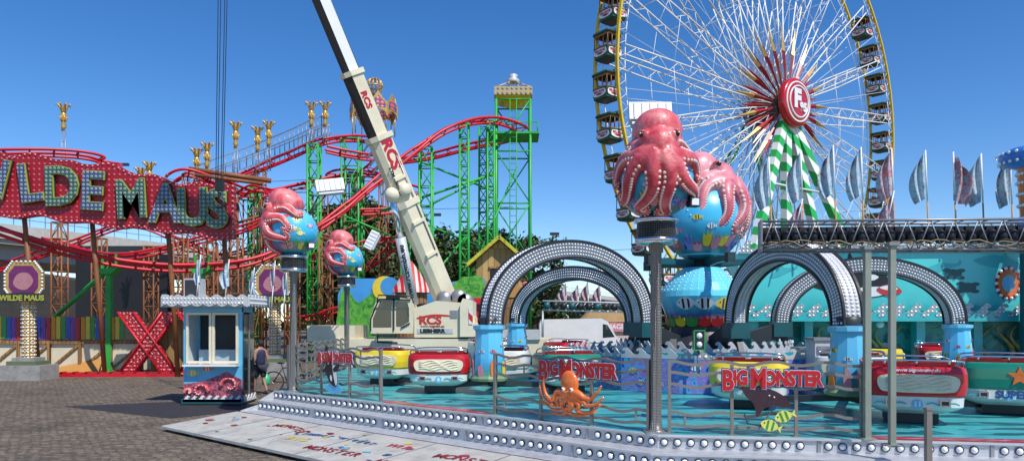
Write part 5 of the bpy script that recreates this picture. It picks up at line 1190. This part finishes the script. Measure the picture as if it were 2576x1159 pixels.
for x in(bx-.1,bx+.95):
    g=MB(); c=V((x,24,.35)); g.tube([c+V((cos(t*pi/12),0,sin(t*pi/12)))*.33 for t in range(24)],.022,RUBBER,6,closed=True); w=part(T,'wheel',g); 
    g=MB()
    for t in range(12): g.rod(c,c+V((cos(t*pi/6),0,sin(t*pi/6)))*.32,.004,CHROME,3)
    part(w,'spokes',g)
g=MB(); a=V((bx-.1,24,.35));b_=V((bx+.35,24,.32));c=V((bx+.2,24,.8));d=V((bx+.8,24,.85));e=V((bx+.95,24,.35))
for p,q in((a,b_),(a,c),(b_,c),(b_,d),(c,d),(d,e)): g.rod(p,q,.02,DARK,6)
g.rod(c,c+V((-.05,0,.15)),.015,DARK); part(T,'frame',g); g=MB(); g.ball(c+V((-.06,0,.17)),(.13,.07,.035),BLACK,10,6); part(T,'saddle',g)
g=MB(); g.tube([d+V((0,0,.0)),d+V((-.03,0,.18)),d+V((-.02,.25,.2)),d+V((-.15,.28,.18))],.015,DARK,5); g.tube([d+V((-.03,0,.18)),d+V((-.02,-.25,.2)),d+V((-.15,-.28,.18))],.015,DARK,5); part(T,'handlebar',g)

# ------------------------------------------------------------ van, stall, far lighting bar
T=thing('delivery_van',(X(1455,40),40,0),'white high-roof delivery van parked behind the ride','van'); x=X(1450,40); g=MB()
prof=[(-2.1,.4),(-2.1,2.2),(-2.0,2.45),(1.3,2.5),(1.65,2.3),(2.1,1.5),(2.75,1.25),(2.85,.8),(2.8,.4)]
g.prism(prof,face((x,39,0)),-1.9,WHITE); part(T,'body',g); g=MB(); g.prism([(1.35,2.2),(1.6,2.15),(2.0,1.5),(1.35,1.45)],face((x,39,0)),.01,GLASS); g.box((x-.3,38.98,1.2),(3.0,.02,.04),LGREY); part(T,'window',g)
for xx in(-1.4,1.9):
    for yy in(39.05,40.85):
        g=MB(); MW=Matrix.Translation((x+xx,yy,.36))@Matrix.Rotation(pi/2,4,'X'); g.lathe([(0,-.12),(.2,-.12),(.36,-.1),(.36,.1),(.2,.12),(0,.12)],RUBBER,18,M=MW); part(T,'wheel',g)
T=thing('sweet_stall',(X(1575,42),42,0),'pink and white fairground stall reading MAGENBROT','stall'); x=X(1575,42); g=MB(); g.box((x,43,1.1),(2.6,2,2.2),paint('stall cream',(.6,.45,.35),.6)); part(T,'wall',g); g=MB(); M=face((x,41.9,0)); g.prism([(-1.4,1.75),(1.4,1.75),(1.4,2.25),(-1.4,2.25)],M,.05,PINK); g.text('MAGENBROT',M@Matrix.Translation((0,2.0,0)),.38,WHITE,.01,.012,z=.055); part(T,'name_board',g); g=MB(); g.prism([(-1.9,2.3),(1.9,2.3),(1.2,3.0),(-1.2,3.0)],face((x-.8,42.3,0)),-2,paint('tan roof',(.5,.33,.15),.7)); part(T,'roof',g)
T=thing('lighting_bar',S(1512,790,32),'horizontal steel truss bar with round dark lamps','light bar'); g=MB(); a=S(1365,762,32); b=S(1660,770,32)
for z in(0,.4): g.rod(a+Zz*z-Zz*.3,b+Zz*z-Zz*.3,.04,LGREY)
for k in range(16): p=a.lerp(b,k/16)-Zz*.3; q=a.lerp(b,(k+1)/16)-Zz*.3; g.rod(p,q+Zz*.4,.02,LGREY,4)
for p in(a,b): g.rod(p-Zz*.3,V((p.x,p.y,ZD)),.06,GREY)
part(T,'frame',g); g=MB()
for k in range(14): p=a.lerp(b,(k+.5)/14)-Zz*.1+V((0,-.1,0)); g.lathe([(0,-.03),(.14,-.03),(.16,.03),(0,.03)],BLACK if k%3 else DTEAL,12,M=Matrix.Translation(p)@Matrix.Rotation(pi/2,4,'X'))
part(T,'lamp',g)
g=MB(); 
for p,r in (((-200,325),(900,440)),((-200,345),(1290,520)),((500,470),(1700,620))):
    a=S(*p,70); b=S(*r,70); g.tube([a.lerp(b,t/16)-Zz*4*.6*(1-((t-8)/8)**2) for t in range(17)],.022,DARK,4)
for px,py in((312,414),(1098,540),(1395,588)): g.box(S(px,py,69.8),(.9,.3,.25),DARK)
solo('overhead_wire',g,S(600,420,70),'thin dark overhead power lines with spacers','wire')

# ------------------------------------------------------------ trees
def leafmat(name,c):
    m,nt,b=base(name); o=objc(nt); n=noi(nt,o,.9,4,.6); nt.links.new(ramp(nt,n.outputs[0],[(.3,sc(c,.45)),(.5,c),(.7,sc(c,1.7))]),b.inputs['Base Color']); b.inputs['Roughness'].default_value=.6
    return m
LEAF=leafmat('leaves',(.06,.1,.022)); BARK=paint('bark',(.09,.07,.05),.9,bump=.5)
def treemesh(h,r,seed,nl=6500):
    rr=random.Random(seed); g=MB(); g.tube([(0,0,0),(.1,0,h*.25),(.0,.1,h*.5),(.1,0,h*.8)],[.32,.24,.17,.06],BARK,8); cl=[]
    for k in range(26):
        a=rr.uniform(0,2*pi); zz=rr.uniform(.3,.95); rad=r*math.sqrt(max(.05,1-((zz-.6)/.42)**2))*rr.uniform(.35,1); c=V((rad*cos(a),rad*sin(a),h*zz)); cl.append((c,rr.uniform(.5,1.1)*r*.38))
        if k%2: g.tube([(0,0,h*zz*.55),(c.x*.5,c.y*.5,h*zz*.8),tuple(c)],[.1,.06,.02],BARK,5)
    tr=g.mesh('trunk'); g=MB(); vs=[];fs=[]
    for i in range(nl):
        c,cr_=cl[rr.randrange(len(cl))]; u=V((rr.gauss(0,1),rr.gauss(0,1),rr.gauss(0,1))).normalized(); p=c+u*cr_*rr.uniform(.45,1.05); 
        x=V((rr.gauss(0,1),rr.gauss(0,1),rr.gauss(0,.6))).normalized(); y=x.cross(u+V((.1,.2,.3))).normalized(); s=rr.uniform(.12,.26); n=len(vs)
        vs+= [p-x*s,p+y*s*.6,p+x*s,p-y*s*.6]; fs.append((n,n+1,n+2,n+3))
    g.add(vs,fs,LEAF); return tr,g.mesh('crown')
tms=[treemesh(9,3.4,1),treemesh(9,4.2,2),treemesh(9,3.0,3)]
for i,(px,d,ty,k) in enumerate(((1165,60,565,0),(1205,64,575,2),(1345,66,590,2),(1290,68,600,0),(1110,62,610,1),(1080,55,650,2),(925,58,500,0),(870,60,520,1),(800,62,590,2),(985,60,600,1),(1700,75,700,0))):
    b=V((X(px,d),d,0)); hgt=S(px,ty,d).z; T=thing('tree',b,'leafy green tree behind the fairground','tree','trees behind the fairground'); T.rotation_euler=(0,0,i*1.3); s=hgt/9.2
    pmesh(tms[k][0],T,'trunk',scale=s); pmesh(tms[k][1],T,'crown',scale=s)
g=MB(); rr=random.Random(5); vs=[];fs=[]
for i in range(16000):
    x=rr.uniform(-150,190); y=rr.uniform(170,182); zz=rr.uniform(0,1)*(5+2.0*sin(x*.13)+1.6*sin(x*.37)); p=V((x,y,zz)); a=V((rr.gauss(0,1),rr.gauss(0,1),rr.gauss(0,1))).normalized(); b_=a.cross(V((.2,.3,1))).normalized(); s=rr.uniform(.4,.9); n=len(vs); vs+=[p-a*s,p+b_*s*.7,p+a*s,p-b_*s*.7]; fs.append((n,n+1,n+2,n+3))
g.add(vs,fs,LEAF); o=solo('tree_line',g,(0,175,0),'','',kind='stuff'); o["label"]='distant band of dark green trees'; o["category"]='trees'

# ------------------------------------------------------------ light, sky, camera
sd_=V((.5,-.66,1.1)).normalized(); el=math.asin(sd_.z)
L_=bpy.data.lights.new('sun','SUN'); L_.energy=4.7; L_.angle=math.radians(.53); L_.color=(1,.95,.88); so=bpy.data.objects.new('sun',L_); COL.objects.link(so); so.rotation_euler=sd_.to_track_quat('Z','Y').to_euler()
w=bpy.data.worlds.new('World'); scene.world=w; w.use_nodes=True; nt=w.node_tree; bg=nt.nodes['Background']; sk=nt.nodes.new('ShaderNodeTexSky'); sk.sky_type='NISHITA'; sk.sun_disc=False; sk.sun_elevation=el; sk.sun_rotation=math.atan2(sd_.x,sd_.y); sk.altitude=1200; sk.air_density=1.0; sk.dust_density=.0; sk.ozone_density=2.6
hs=nt.nodes.new('ShaderNodeHueSaturation'); hs.inputs['Saturation'].default_value=1.32; hs.inputs['Hue'].default_value=.507; hs.inputs['Value'].default_value=1.25
nt.links.new(sk.outputs[0],hs.inputs['Color']); nt.links.new(hs.outputs[0],bg.inputs[0]); bg.inputs[1].default_value=.125
cam=bpy.data.cameras.new('camera'); co=bpy.data.objects.new('camera',cam); COL.objects.link(co); co.location=(0,0,HC); co.rotation_euler=(pi/2,0,0)
cam.sensor_width=36; cam.lens=36*F/2576; cam.shift_y=(HY-579.5)/2576; cam.clip_end=3000; cam.clip_start=.1; scene.camera=co
scene.view_settings.view_transform='Standard'; scene.view_settings.look='None'; scene.view_settings.exposure=0
